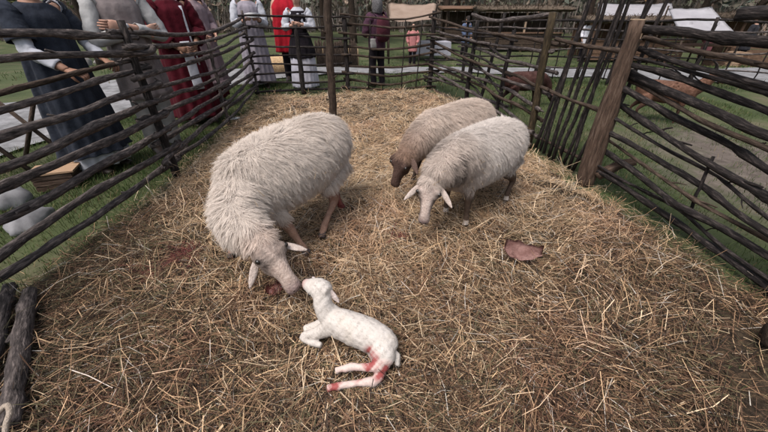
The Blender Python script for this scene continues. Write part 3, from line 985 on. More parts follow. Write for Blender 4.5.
# tan sheep behind it
pB = G(409, 160, 0.46); mB = G(393, 187, 0.22)
yB = math.atan2(-0.47, -0.56)
neckB = [(0.44, 2.79, 0.56, .155, .175), (0.35, 2.69, 0.545, .135, .155), (0.27, 2.58, 0.52, .112, .125), (0.215, 2.50, 0.495, .088, .096), (0.185, 2.46, 0.475, .066, .072)]
pB = Vector((0.165, 2.42, 0.47)); mB = Vector((0.075, 2.36, 0.245))
def col_b(P):
    k = 0.5 + 0.5 * wob(P[:, 0], P[:, 1] + P[:, 2], 2.6, 0.9)
    d = np.clip(((P[:, 0] - 0.15) * 0.77 + (P[:, 1] - 2.4) * 0.64) / 0.85, 0, 1)
    st = np.clip(wob(P[:, 0] * 1.2, P[:, 2] * 0.4 + P[:, 1] * 1.6, 5.5, 0.2), 0, 1) * (1 - d)
    br = np.array((0.31, 0.205, 0.15)); cr = np.array((0.66, 0.56, 0.485))
    e = sstep(-0.06, 0.42, d)[:, None]
    return (br * (1 - e) + cr * e) * (0.9 + 0.2 * k)[:, None] * (1 - 0.4 * st[:, None])
hB = [Vector((0.42, 2.62, 0.045)), Vector((0.26, 2.80, 0.045)), Vector((0.94, 3.10, 0.045)), Vector((0.78, 3.30, 0.045))]
sheep('sheep', 'tan sheep with dark brown face and brown neck, behind the white one', 'sheep in the pen', (0.62, 2.95), yB, 0.88, neckB, pB, mB, hB, col_b, (0.085, 0.052, 0.042), (0.07, 0.05, 0.04), (0.06, 0.05, 0.045),
      [(pB + Vector((0.045, -0.05, 0.0)), pB + Vector((0.085, -0.13, -0.09)), (0.12, 0.08, 0.065), 0.026, Vector((-0.2, -1, 0.4))), (pB + Vector((-0.05, 0.04, 0.0)), pB + Vector((-0.12, 0.09, -0.06)), (0.12, 0.08, 0.065), 0.026, Vector((0.2, -1, 0.5)))],
      woolN=40000, Lw=0.058, up_head=Vector((-0.3, -0.5, 0.7)), seed=9)

# newborn lamb lying on the straw
lb = G(352, 345, 0.05)
LIFT = 0.028
lamb = empty('lamb', (lb.x, lb.y, 0.04), 'newborn white lamb lying on the straw with bloody hind legs', 'lamb')
def rows(*a):
    return [(*G(x, y, z + LIFT), p * 1.17, q * 1.17) for x, y, z, p, q in a]
LB = rows((393, 351, .085, .028, .034), (385, 344, .105, .058, .064), (369, 335, .12, .066, .074), (351, 328, .128, .062, .075), (335, 322, .134, .056, .068), (324, 320, .14, .038, .048))
LN = rows((335, 319, .15, .046, .052), (327, 312, .18, .042, .046), (323, 304, .225, .036, .039), (322, 295, .265, .034, .036))
LQ = rows((378, 338, .13, .016, .016), (381, 347, .118, .050, .046), (383, 357, .10, .050, .042), (382, 366, .085, .026, .026))
lp, lm = G(324, 291, .305), G(304, 283, .285)
lax = lm - lp; lu = (Vector((0, -0.5, 0.8)) - lax.normalized() * Vector((0, -0.5, 0.8)).dot(lax.normalized())).normalized()
LH = [(*(lp + lax * t), a * 1.3, b * 1.3) for t, a, b in ((-.25, .020, .022), (-.05, .038, .040), (.2, .041, .043), (.45, .036, .038), (.7, .026, .027), (.92, .022, .021), (1.0, .013, .012))]
LL = [rows((380, 348, .09, .045, .05), (384, 358, .075, .034, .038), (383, 366, .08, .022, .024), (370, 367, .085, .0165, .017), (355, 367, .080, .014, .0145), (346, 368, .078, .016, .016), (341, 369, .074, .012, .012), (335, 371, .07, .015, .014)),
      rows((376, 352, .06, .036, .04), (380, 368, .045, .026, .026), (376, 380, .045, .018, .018), (358, 383, .043, .0145, .0145), (344, 385, .042, .013, .0135), (338, 386, .041, .016, .0155), (333, 387, .04, .012, .012), (327, 389, .04, .015, .014)),
      rows((328, 328, .11, .034, .038), (318, 333, .085, .026, .028), (308, 335, .07, .020, .021), (303, 337, .06, .018, .018), (310, 342, .05, .014, .014), (322, 345, .045, .013, .013)),
      rows((332, 320, .10, .03, .034), (322, 324, .08, .022, .024), (310, 327, .065, .018, .018), (306, 329, .06, .016, .016), (316, 333, .05, .013, .013))]
mb = MB()
for C in [LB, LN, LQ]:
    P, rs = chain(C, 4); mb.loft(P, rs, 16)
P, rs = chain(LH, 4); mb.loft(P, rs, 16, up=lu)
for C in LL:
    P, rs = chain(C, 4); mb.loft(P, rs, 12)
P, rs = chain(rows((390, 350, .10, .016, .016), (397, 356, .075, .014, .014), (397, 366, .05, .009, .009)), 3); mb.loft(P, rs, 8)
sx = lax.normalized().cross(lu)
for q in (-1, 1):
    b0 = lp + lax * .22 + lu * .030 + sx * .026 * q
    mb.loft([b0, b0 + lax * .13 + sx * .006 * q, b0 + lax * .28 - lu * .006], [.009, .014, .007], 8)
me = remesh(mb, 0.0055, 7)
v = coords(me)
vn = np.empty(len(v) * 3, np.float32); me.vertex_normals.foreach_get('vector', vn)
v = v + vn.reshape(-1, 3) * (0.0028 * wob(v[:, 0] * 9 + v[:, 2] * 6, v[:, 1] * 9, 1.5) + 0.0018 * wob(v[:, 0] * 24, v[:, 1] * 24 + v[:, 2] * 20, 1.3))[:, None]
me.vertices.foreach_set('co', v.astype(np.float32).ravel()); me.update()
C = np.ones((len(v), 3)) * np.array((0.52, 0.485, 0.45))
sf = samples(LH); dh, ih = nearest(v, sf)
dz_, _ = nearest(v, cat_s(samples(LB), samples(LN)))
tl = (v - np.array(lp)) @ np.array(lax) / lax.length ** 2
C = C + (np.array((0.40, 0.27, 0.25)) - C) * (np.clip((tl - 0.68) / 0.2, 0, 1) * (dh < dz_))[:, None]
leg = cat_s(samples(LL[0]), samples(LL[1])); dlg, ilg = nearest(v, leg)
bl = np.zeros(len(v))
for q, r_, a in ((G(373, 356, .13), .065, 1.3), (G(380, 369, .10), .065, 1.4), (G(371, 364, .12), .055, 1.2), (G(331, 387, .07), .06, 1.4), (G(360, 375, .08), .05, .9), (G(344, 371, .09), .03, .9), (G(378, 377, .07), .04, 1)):
    d = np.linalg.norm(v - np.array(q), axis=1)
    bl = np.maximum(bl, np.clip((1 - d / r_) * 1.7, 0, 1) * a)
bl = np.clip(bl * (0.50 + 0.55 * wob(v[:, 0] * 14, v[:, 1] * 14 + v[:, 2] * 8, 1.2) + 0.55 * wob(v[:, 0] * 40, v[:, 1] * 40 + v[:, 2] * 30, 1.0, 3)), 0, 0.92)[:, None]
pinkleg = np.clip((dz_ - dlg) * 60, 0, 1)[:, None] * 0.45
C = C * (1 - pinkleg) + np.array((0.62, 0.42, 0.38)) * pinkleg
C = C * (1 - bl) + np.array((0.26, 0.030, 0.030)) * bl
yel = np.clip(wob(v[:, 0] * 5, v[:, 1] * 5, 1.0, 3) - 0.2, 0, 1)[:, None] * 0.35
C = C * (1 - yel * np.array((0.12, 0.25, 0.5)))
set_col(me, C)
wl = np.clip(0.85 - 0.75 * bl[:, 0] - np.where(dlg < dz_, 0.25, 0) - np.where((dh < dz_) & (tl > .35), 0.6, 0), 0, 1).astype(np.float32)
shift(me, lamb.location)
link('body', me, M['lamb_hide'], lamb)
shift(me, -np.array(lamb.location))
SW = cat_s(samples(LB), samples(LN))
def lflow(P):
    d, i = nearest(P, SW)
    return SW[2][i] * np.where(i < len(samples(LB)[0]), -0.7, -0.8)[:, None] + np.array([0, 0, -0.7])
def lcol(P):
    k = 0.5 + 0.5 * wob(P[:, 0] * 6, P[:, 1] * 6, 1.0, 3)
    return np.array((0.50, 0.460, 0.415)) * (0.88 + 0.1 * k)[:, None]
fleece('fleece', lamb, me, wl, lflow, lcol, 36000, 0.0125, 0.0013, 9000, lift=0.22, clump=0.2, seed=21, K=3)
shift(me, lamb.location)
eyes(lp, lm, 0.044, lamb, t=0.40, up=lu, r=0.009, h=0.05)
for q in (-1, 1):
    c0 = lm - lax.normalized() * .002 + lu * .008 + sx * .009 * q
    MB().loft([c0 - lax.normalized() * .006, c0 + lax.normalized() * .003], [.005, .003], 8).build('nostril', M['eye'], lamb)
ear(G(327, 289, .315), G(339, 302, .25), M['hide'], (0.60, 0.52, 0.49), lamb, wid=0.022, up=Vector((-.3, -1, .3)))
ear(G(318, 286, .30), G(313, 277, .31), M['hide'], (0.66, 0.60, 0.60), lamb, wid=0.016, up=Vector((-.2, -1, .3)))


def goat(name, label, base, yaw, k, headpose, colr, leghorn=True):
    c, s_ = math.cos(yaw), math.sin(yaw)
    fwd = Vector((c, s_, 0))
    W = lambda x, y, z: Vector((base[0] + (x * c - y * s_) * k, base[1] + (x * s_ + y * c) * k, z * k))
    root = empty(name, (base[0], base[1], 0), label, 'goat', 'goats in the next pen')
    SP = [(*W(*p[:3]), p[3] * k, p[4] * k) for p in [(-.48, 0, .58, .06, .08), (-.42, 0, .58, .12, .14), (-.25, 0, .57, .155, .175), (0, 0, .545, .175, .195), (.2, 0, .55, .155, .185), (.36, 0, .57, .11, .15), (.43, 0, .58, .06, .09)]]
    NK = [(*W(*p[:3]), p[3] * k, p[4] * k) for p in headpose['neck']]
    poll, muz = W(*headpose['poll']), W(*headpose['muz'])
    ax = muz - poll
    HD = [(*(poll + ax * t), a * k, b * k) for t, a, b in ((-.2, .035, .04), (0, .05, .06), (.25, .05, .06), (.5, .04, .05), (.8, .03, .036), (1, .018, .018))]
    LG = [leg_front(W(.28, y, .45), W(.29 + d, y, .02), k * .9) for y, d in ((.09, .05), (-.09, -.03))] + [leg_hind(W(-.34, y, .50), W(-.36 + d, y, .02), fwd, k * .9) for y, d in ((.1, -.04), (-.1, .06))]
    mb = MB()
    for C in (SP, NK, HD):
        P, rs = chain(C, 4); mb.loft(P, rs, 16)
    for C in LG:
        P, rs = chain(C, 4); mb.loft(P, rs, 10, up=fwd)
    P, rs = chain([(*W(-.47, 0, .66), .03 * k, .03 * k), (*W(-.54, 0, .69), .028 * k, .028 * k), (*W(-.57, 0, .63), .012 * k, .012 * k)], 3); mb.loft(P, rs, 8)
    me = remesh(mb, 0.014, 4)
    v = coords(me)
    kk = 0.5 + 0.5 * wob(v[:, 0] * 3, v[:, 2] * 4 + v[:, 1], 1.0)
    C = np.array(colr) * (0.75 + 0.5 * kk)[:, None]
    low = np.clip((0.32 - v[:, 2]) / 0.1, 0, 1)[:, None]
    C = C * (1 - low * 0.62)
    set_col(me, C)
    wgt = np.clip((v[:, 2] - 0.18) / 0.15, 0.05, 1).astype(np.float32)
    ss_ = cat_s(samples(SP), samples(NK))
    fleece('coat', root, me, wgt, lambda P: -ss_[2][nearest(P, ss_)[1]] * 0.8 + np.array([0, 0, -0.8]), lambda P: np.array(colr) * (0.75 + 0.5 * (0.5 + 0.5 * wob(P[:, 0] * 3, P[:, 2] * 4 + P[:, 1], 1.0)))[:, None], 9000, 0.03, 0.005, 900, lift=0.3, seed=4, K=3)
    shift(me, root.location)
    link('body', me, M['hide'], root)
    eyes(poll, muz, 0.046 * k, root)
    side = Vector((-s_, c, 0))
    for q in (-1, 1):
        ear(poll + side * 0.045 * q, poll + side * 0.14 * q + Vector((0, 0, -0.03)), M['hide'], np.array(colr) * 0.7, root, wid=0.022)
        if leghorn:
            hp = poll + side * 0.022 * q + Vector((0, 0, 0.04))
            MB().loft(catmull([hp, hp + Vector((0, 0, .08)) - fwd * 0.03, hp + Vector((0, 0, .13)) - fwd * 0.10 + side * 0.02 * q], 4), [0.017 - 0.0016 * i for i in range(9)], 8, rough=0.2).build('horn', M['bark_dark'], root)
    return root


goat('goat', 'red brown goat with raised head walking behind the right fence', (3.80, 4.74), math.atan2(-0.20, 0.5), 0.75,
     dict(neck=[(.34, 0, .60, .11, .13), (.45, 0, .70, .09, .11), (.52, 0, .80, .072, .08), (.54, 0, .86, .056, .06)], poll=(.55, 0, .88), muz=(.75, 0, .76)), (0.165, 0.088, 0.060))
goat('goat', 'dark brown goat grazing behind the tangled back fence', (2.16, 5.45), math.atan2(0.25, 0.9), 0.74,
     dict(neck=[(.36, 0, .58, .11, .13), (.5, 0, .50, .08, .10), (.6, 0, .36, .062, .07), (.64, 0, .28, .05, .055)], poll=(.65, 0, .27), muz=(.76, 0, .07)), (0.080, 0.038, 0.032))
# ------------------------------------------------------------------ people
def hand(mb, wrist, d, nrm, k=1.0, curl=0.9, thumb=1):
    """palm, four unequal bent fingers and a thumb; d = towards the fingers, nrm = palm side"""
    d = d.normalized(); nrm = (nrm - d * nrm.dot(d)).normalized(); s = d.cross(nrm) * thumb
    w_ = Vector(wrist)
    mb.loft([w_ - d * .02 * k, w_ + d * .02 * k, w_ + d * .055 * k, w_ + d * .092 * k], [(.024 * k, .019 * k), (.034 * k, .016 * k), (.041 * k, .0155 * k), (.040 * k, .012 * k)], 12, up=nrm)
    for i, (o_, L) in enumerate(((.030, .072), (.010, .082), (-.010, .077), (-.029, .060))):
        p = w_ + d * .085 * k + s * o_ * k
        q = [p]
        a = 0.25 * curl
        dd = d
        for j, f in enumerate((.45, .32, .23)):
            dd = (d * math.cos(a) + nrm * math.sin(a)).normalized()
            q.append(q[-1] + dd * L * f * k); a += 0.75 * curl
        mb.loft(q, [.0098 * k, .0092 * k, .0082 * k, .0055 * k], 8)
    p = w_ + d * .02 * k + s * .030 * k
    mb.loft([p, p + (s * .75 + d * .55).normalized() * .038 * k, p + (s * .45 + d * .75 + nrm * .45).normalized() * .068 * k, p + (s * .25 + d * .8 + nrm * .6).normalized() * .088 * k], [.0135 * k, .0115 * k, .0098 * k, .006 * k], 8)


def person(label, foot, yaw, H, armL, armR, skin='skin', clothes=(), hair=None, lean=0.0, group='visitors around the pen', voxel=0.011, handk=(None, None), stride=0.0, name='person', zbase=0.0, feet='boot'):
    """faces local +X; arms = (elbow, wrist) in local metres for a 1.7 m body"""
    k = H / 1.7
    c, s_ = math.cos(yaw), math.sin(yaw)
    def W(x, y, z):
        x = x + lean * max(0, z - 0.85)
        return Vector((foot[0] + (x * c - y * s_) * k, foot[1] + (x * s_ + y * c) * k, zbase + z * k))
    def D(x, y, z):
        return Vector((x * c - y * s_, x * s_ + y * c, z))
    root = empty(name, (foot[0], foot[1], zbase), label, 'person', group)
    fwd = D(1, 0, 0)
    row = lambda *a: [(*W(x, y, z), p * k, q * k) for x, y, z, p, q in a]
    mb = MB()
    for sy in (1, -1):
        st = stride * sy
        P, rs = chain(row((0, .09 * sy, .92, .085, .09), (.012 + st * .4, .095 * sy, .66, .075, .078), (.015 + st * .7, .095 * sy, .49, .056, .058), (-.01 + st * .8, .098 * sy, .34, .054, .056), (-.02 + st, .10 * sy, .10, .036, .038), (-.02 + st, .10 * sy, .05, .036, .036)), 3)
        mb.loft(P, rs, 12, up=fwd)
        P, rs = chain(row((-.06 + st, .10 * sy, .045, .030, .034), (.04 + st, .105 * sy, .045, .038, .036), (.12 + st, .112 * sy, .034, .042, .026), (.19 + st, .115 * sy, .028, .026, .018)), 3)
        mb.loft(P, rs, 12)
    P, rs = chain(row((0, 0, .84, .15, .11), (0, 0, .93, .165, .12), (.005, 0, 1.07, .138, .10), (.01, 0, 1.2, .152, .112), (.005, 0, 1.33, .172, .108), (-.005, 0, 1.41, .125, .080), (-.008, 0, 1.45, .062, .062), (.0, 0, 1.50, .053, .056), (.008, 0, 1.54, .052, .056)), 4)
    mb.loft(P, rs, 20, up=fwd)
    P, rs = chain(row((.028, 0, 1.497, .030, .028), (.022, 0, 1.52, .050, .062), (.014, 0, 1.555, .061, .080), (.006, 0, 1.60, .069, .092), (0, 0, 1.645, .074, .098), (-.006, 0, 1.685, .066, .088), (-.010, 0, 1.715, .042, .058), (-.012, 0, 1.727, .012, .018)), 3)
    mb.loft(P, rs, 20, up=fwd)
    P, rs = chain(row((.080, 0, 1.625, .010, .012), (.098, 0, 1.595, .014, .016), (.104, 0, 1.578, .017, .014), (.088, 0, 1.568, .012, .010)), 2)
    mb.loft(P, rs, 10)
    for dz in (1.548, 1.538):
        mb.loft([W(.078, -.024, dz), W(.092, 0, dz), W(.078, .024, dz)], [.004 * k, .0075 * k, .004 * k], 8)
    for sy in (1, -1):
        mb.loft([W(.002, .068 * sy, 1.635), W(-.008, .082 * sy, 1.61), W(0, .072 * sy, 1.575)], [(.006 * k, .012 * k), (.009 * k, .02 * k), (.006 * k, .009 * k)], 8)
        mb.loft([W(.076, .012 * sy, 1.637), W(.080, .034 * sy, 1.642), W(.062, .054 * sy, 1.634)], [.008 * k, .010 * k, .006 * k], 8)
    arms = []
    for sy, A in ((1, armL), (-1, armR)):
        E, Wr = A[0], A[1]
        C = row((0, .15 * sy, 1.385, .055, .055), (0, .185 * sy, 1.36, .052, .055), (E[0] * .5, (.185 * sy + E[1]) / 2 + .01 * sy, (1.36 + E[2]) / 2, .045, .048), (*E, .039, .041), ((E[0] * .6 + Wr[0] * .4), (E[1] * .6 + Wr[1] * .4), (E[2] * .6 + Wr[2] * .4), .040, .040), (*Wr, .025, .028))
        arms.append(C)
        P, rs = chain(C, 3); mb.loft(P, rs, 12)
    me = remesh(mb, voxel, 3)
    hb = MB()
    for i, (A, sy) in enumerate(((armL, 1), (armR, -1))):
        E, Wr = W(*A[0]), W(*A[1])
        d = (D(*A[2]) if len(A) > 2 else (Wr - E)).normalized()
        nr = D(*A[3]) if len(A) > 3 else D(0, -sy, -0.2)
        hand(hb, Wr + d * 0.005, d, nr, k, A[4] if len(A) > 4 else 0.8, thumb=sy if len(A) < 6 else A[5])
    hm = hb.mesh('h')
    bm = bmesh.new(); bm.from_mesh(me); bm.from_mesh(hm)
    bm.to_mesh(me); bm.free(); bpy.data.meshes.remove(hm)
    me.polygons.foreach_set('use_smooth', np.ones(len(me.polygons), bool))
    shift(me, root.location)
    link('body', me, M[skin], root)
    for sy in (1, -1):
        e = W(.080, .033 * sy, 1.618)
        MB().loft([e - fwd * .010, e - fwd * .004, e + fwd * .004, e + fwd * .007], [.001, .010, .0095, .002], 10).build('eye', M['eye'], root)
    ctx = dict(W=W, D=D, k=k, root=root, row=row, fwd=fwd, arms=arms, stride=stride)
    for g in clothes:
        g(ctx)
    if hair:
        hair(ctx)
    return root


def robe(m, prof, name='robe', amp=0.05, nf=9, seed=0.0, n=72, th=0.004):
    """tube of cloth hanging in folds; prof = (z, half width, half depth, forward shift)"""
    def f(x):
        def fold(t, a):
            g = 1.7 * amp * (0.12 + t ** 0.9)
            return g * ((1 - 2 * abs(math.sin(nf * .5 * a + seed * .5 + .9 * math.sin(2 * a + seed)))) * 0.75 + 0.5 * math.sin((nf * 2 + 1) * a + 2 * seed + t * 3)) + 0.05 * noise.noise(Vector((a * 1.5, t * 6, seed)))
        mb = MB()
        C = x['row'](*[(p[3] if len(p) > 3 else 0, 0, p[0], p[1], p[2]) for p in prof])
        P, rs = chain(C, 4)
        mb.loft(P, rs, n, up=x['fwd'], caps=False, fold=fold)
        o = mb.build(name, m, x['root'])
        md = o.modifiers.new('thickness', 'SOLIDIFY'); md.thickness = th; md.offset = 1
        return o
    return f


def sleeves(m, part=1.0, wide=1.35, name='sleeve', flare=0.0):
    def f(x):
        for C in x['arms']:
            P, rs = chain(C, 9)
            K = max(4, int(len(P) * part))
            P = P[:K]
            rs = [(a * wide + .004 + flare * (i / K) ** 2, b * wide + .004 + flare * (i / K) ** 2) for i, (a, b) in enumerate(rs[:K])]
            sd = random.random() * 9
            mb = MB().loft(P, rs, 20, caps=False, fold=lambda t, a: 0.16 * noise.noise(Vector((math.cos(a) * 1.3 + sd, math.sin(a) * 1.3, t * 10 + sd))) + 0.09 * noise.noise(Vector((math.cos(a) * 2.5 + sd, math.sin(a) * 2.5, t * 24))) + 0.03 * math.sin(t * 46 + 2.5 * math.sin(a)))
            o = mb.build(name, m, x['root'])
            md = o.modifiers.new('thickness', 'SOLIDIFY'); md.thickness = 0.003; md.offset = 1
    return f


def trousers(m, wide=1.22):
    def f(x):
        st = x['stride']
        for sy in (1, -1):
            q = st * sy
            P, rs = chain(x['row']((0, .085 * sy, .95, .105, .115), (.012 + q * .4, .095 * sy, .66, .088, .092), (.012 + q * .7, .097 * sy, .47, .076, .078), (0 + q * .85, .10 * sy, .28, .070, .074), (-.02 + q, .10 * sy, .07, .066, .070)), 5)
            sd = random.random() * 9
            MB().loft(P, rs, 22, up=x['fwd'], caps=False, fold=lambda t, a: 0.06 * noise.noise(Vector((a * 1.3, t * 9, sd))) + 0.03 * math.sin(t * 30 + a)).build('trouser_leg', m, x['root'])
    return f


def boots(m):
    def f(x):
        st = x['stride']
        for sy in (1, -1):
            q = st * sy
            P, rs = chain(x['row']((-.085 + q, .10 * sy, .05, .030, .045), (-.03 + q, .10 * sy, .055, .043, .050), (.05 + q, .105 * sy, .05, .047, .046), (.13 + q, .112 * sy, .038, .050, .034), (.20 + q, .116 * sy, .030, .034, .024), (.215 + q, .116 * sy, .028, .015, .012)), 3)
            MB().loft(P, rs, 14).build('boot', m, x['root'])
    return f


def panel(m, z0, z1, w0, w1, x0, x1, name='sash', th=0.012, yy=0.0):
    def f(x):
        W = x['W']
        K = 8
        mb = MB()
        P = []; rs = []
        for i in range(K):
            t = i / (K - 1)
            P.append(W(x0 + (x1 - x0) * t + 0.004 * math.sin(7 * t), yy, z0 + (z1 - z0) * t)); rs.append(((w0 + (w1 - w0) * t) / 2 * x['k'], th))
        mb.loft(P, rs, 14, up=x['fwd'])
        mb.build(name, m, x['root'])
    return f


def cap_hair(m, back=0.0, name='hair', long_=0.0):
    def f(x):
        C = x['row']((-.02, 0, 1.55 - long_, .060, .055), (-.028, 0, 1.60, .078, .082), (-.022, 0, 1.65, .083, .093), (-.020, 0, 1.695, .074, .084), (-.018, 0, 1.73, .046, .055), (-.018, 0, 1.742, .014, .018))
        P, rs = chain(C, 3)
        MB().loft(P, rs, 24, up=x['fwd'], fold=lambda t, a: 0.05 * noise.noise(Vector((math.cos(a) * 6, math.sin(a) * 6, t * 5)))).build(name, m, x['root'])
    return f


HAIR = mat('dark_hair', (0.012, 0.009, 0.007), (0.05, 0.035, 0.025), 60, 0.6, 0.6, 90)
GHAIR = mat('grey_hair', (0.030, 0.028, 0.030), (0.17, 0.165, 0.17), 60, 0.8, 0.6, 90)
WHITE = cloth('white_linen', (0.38, 0.39, 0.43), 0.15)
CREAM = cloth('pale_shirt', (0.31, 0.31, 0.31), 0.15)
BLUE = cloth('blue_wool', (0.022, 0.026, 0.036), 0.4)
VEST = cloth('mauve_grey_wool', (0.165, 0.142, 0.142), 0.25)
LGREY = cloth('light_grey_cloth', (0.27, 0.265, 0.26), 0.15)
RED = cloth('dark_red_wool', (0.055, 0.006, 0.011), 0.3)
BRED = cloth('bright_red_cloth', (0.30, 0.012, 0.022), 0.2)
MAUVE = cloth('mauve_cloth', (0.20, 0.15, 0.165), 0.2)
LAV = cloth('lavender_grey_cloth', (0.235, 0.215, 0.25), 0.2)
BLACK = cloth('black_cloth', (0.012, 0.010, 0.013), 0.3)
PLUM = cloth('plum_jacket', (0.055, 0.026, 0.042), 0.3)
APRON = cloth('pale_lilac_cloth', (0.50, 0.49, 0.56), 0.1)
LEATHER = mat('dark_leather', (0.018, 0.012, 0.010), (0.045, 0.030, 0.024), 20, 0.5, 0.3, 60, spec=0.4)
full = lambda w=1.0, hem=.08: [(1.44, .075 * w, .075 * w), (1.40, .15 * w, .10 * w), (1.33, .200 * w, .140 * w), (1.15, .195 * w, .155 * w), (.95, .215 * w, .175 * w), (.6, .245 * w, .215 * w), (.3, .27 * w, .245 * w), (hem, .29 * w, .265 * w)]

# man in the blue robe, both hands on a stick
f1 = (-2.88, 3.22)
y1 = R(-12)
person('man in long navy blue robe with white sleeves gripping a stick', f1, y1, 1.72,
       ((.10, .26, 1.12), (.34, .17, 1.00), (.75, -.25, -.25), (.1, -.3, -1), 1.25), ((.12, -.25, 1.12), (.36, -.20, .98), (.75, .25, -.25), (.1, .3, -1), 1.25), 'skin_dark',
       (robe(BLUE, full(1.06, .22), amp=.055, nf=8, seed=1.2), robe(WHITE, [(.9, .20, .16), (.5, .225, .20), (.25, .255, .23), (.10, .275, .25)], 'underskirt', .05, 9, 2.0), sleeves(WHITE, .93, 1.18), sleeves(BLUE, .50, 1.45, 'cape_sleeve', .02), boots(LEATHER)),
       cap_hair(HAIR), lean=0.10)
c_, s_ = math.cos(y1), math.sin(y1)
def loc1(x, y, z):
    return Vector((f1[0] + x * c_ - y * s_, f1[1] + x * s_ + y * c_, z))
o = rail([loc1(.475, .62, .985), loc1(.465, .1, .985), loc1(.47, -.3, .965), loc1(.46, -1.0, .93)], 0.017, 0.021, M['bark_brown'], None, wig=0.01, name='walking_stick')
props(o, 'brown stick held level in both hands of the blue robed man', 'stick')

# man with crossed arms
def watch(x):
    W = x['W']
    mb = MB()
    mb.loft([W(.242, -.055, 1.19), W(.244, -.075, 1.195)], [.037, .037], 18)
    wst = mb.build('watch_strap', LEATHER, x['root'])
    mb = MB(); a = W(.272, -.065, 1.20)
    mb.loft([a, a + x['fwd'] * .012], [.02, .02], 18); mb.build('watch_face', mat('steel', (0.5, 0.5, 0.52), rough=0.3, spec=0.6), wst)
person('man with crossed arms, pale shirt, mauve grey tunic and wristwatch', (-2.50, 3.72), R(-38), 1.80,
       ((.10, .27, 1.10), (.245, -.09, 1.20), (.0, -1, .10), (-1, -.1, .1), .5), ((.10, -.27, 1.10), (.195, .10, 1.15), (-.25, 1, .12), (-1, .1, .1), .5), 'skin',
       (robe(VEST, [(1.44, .08, .075), (1.40, .15, .10), (1.33, .185, .135), (1.15, .178, .142), (.98, .188, .152), (.8, .21, .17), (.58, .23, .19)], 'tunic', .035, 7, 3.1), sleeves(CREAM, .90, 1.22), trousers(LGREY), boots(LEATHER), watch),
       cap_hair(HAIR))

person('figure in long dark red robe with white sash down the front', (-2.56, 4.72), R(-40), 1.72,
       ((.05, .27, 1.12), (.20, .12, .98), (.6, -.6, -.2)), ((.05, -.27, 1.12), (.20, -.10, .96), (.6, .6, -.2)), 'skin_dark',
       (robe(RED, full(1.08, .12), amp=.05, nf=7, seed=4.4), sleeves(RED, .93, 1.7, flare=.02), panel(WHITE, 1.02, .48, .11, .13, .185, .245), panel(WHITE, 1.38, .75, .035, .035, .12, .20, 'stole', .008, .09), boots(LEATHER)),
       cap_hair(HAIR))
person('figure in pinkish mauve cloak standing behind the dark red robe', (-2.74, 5.62), R(-25), 1.70,
       ((.04, .27, 1.12), (.22, .14, 1.02)), ((.04, -.27, 1.12), (.22, -.12, 1.02)), 'skin',
       (robe(MAUVE, full(1.12, .40), 'cloak', .05, 8, 0.6), robe(RED, [(.7, .20, .18), (.4, .235, .21), (.14, .25, .225)], 'skirt', .05, 8, 0.2), sleeves(MAUVE, .93, 1.6), boots(LEATHER)),
       cap_hair(HAIR))
def plate(x):
    W = x['W']; c = W(.34, .06, 1.22)
    mb = MB(); u_ = (x['fwd'] * .25 + Vector((0, 0, 1))).normalized()
    mb.loft([c, c + u_ * .008, c + u_ * .022], [.06, .10, .135], 28); 
    return mb
x5 = {}
person('figure in white sleeves and long lavender grey dress at the fence corner', (-2.36, 6.86), R(-70), 1.68,
       ((.07, .25, 1.10), (.28, .13, 1.17), (.9, -.2, .1), (0, -.2, 1), .6), ((.07, -.25, 1.10), (.28, -.06, 1.17), (.9, .2, .1), (0, .2, 1), .6), 'skin',
       (robe(LAV, full(1.0, .12), 'dress', .05, 8, 5.0), sleeves(WHITE, .93, 1.4), panel(WHITE, .95, .15, .12, .2, -.15, -.24, 'white_train', .01, .12), boots(LEATHER), lambda x: x5.update(x)),
       cap_hair(HAIR))
o = plate(x5).build('bowl', mat('white_enamel', (0.72, 0.72, 0.72), rough=0.35, spec=0.5), loc=x5['W'](.34, .06, 1.20))
props(o, 'shallow white bowl held by the lavender dressed figure', 'bowl')
def cape(x):
    pass
person('figure wrapped in bright red cape behind the apron woman', (-1.88, 7.55), R(-80), 1.72,
       ((.04, .24, 1.12), (.14, .12, 1.0)), ((.04, -.24, 1.12), (.14, -.12, 1.0)), 'skin',
       (robe(BRED, [(1.46, .09, .085), (1.41, .18, .13), (1.3, .25, .19), (1.1, .265, .21), (.9, .27, .215), (.7, .275, .225), (.55, .28, .23)], 'cape', .06, 7, 2.2), trousers(BLACK), boots(LEATHER)),
       cap_hair(HAIR))
def bow(x):
    W = x['W']
    mb = MB()
    mb.loft([W(.16, -.03, 1.12), W(.175, 0, 1.14), W(.16, .03, 1.12)], [.010, .006, .010], 8)
    mb.loft([W(.17, .005, 1.13), W(.19, .012, .98)], [(.006, .002), (.010, .002)], 8)
    mb.build('ribbon', WHITE, x['root'])
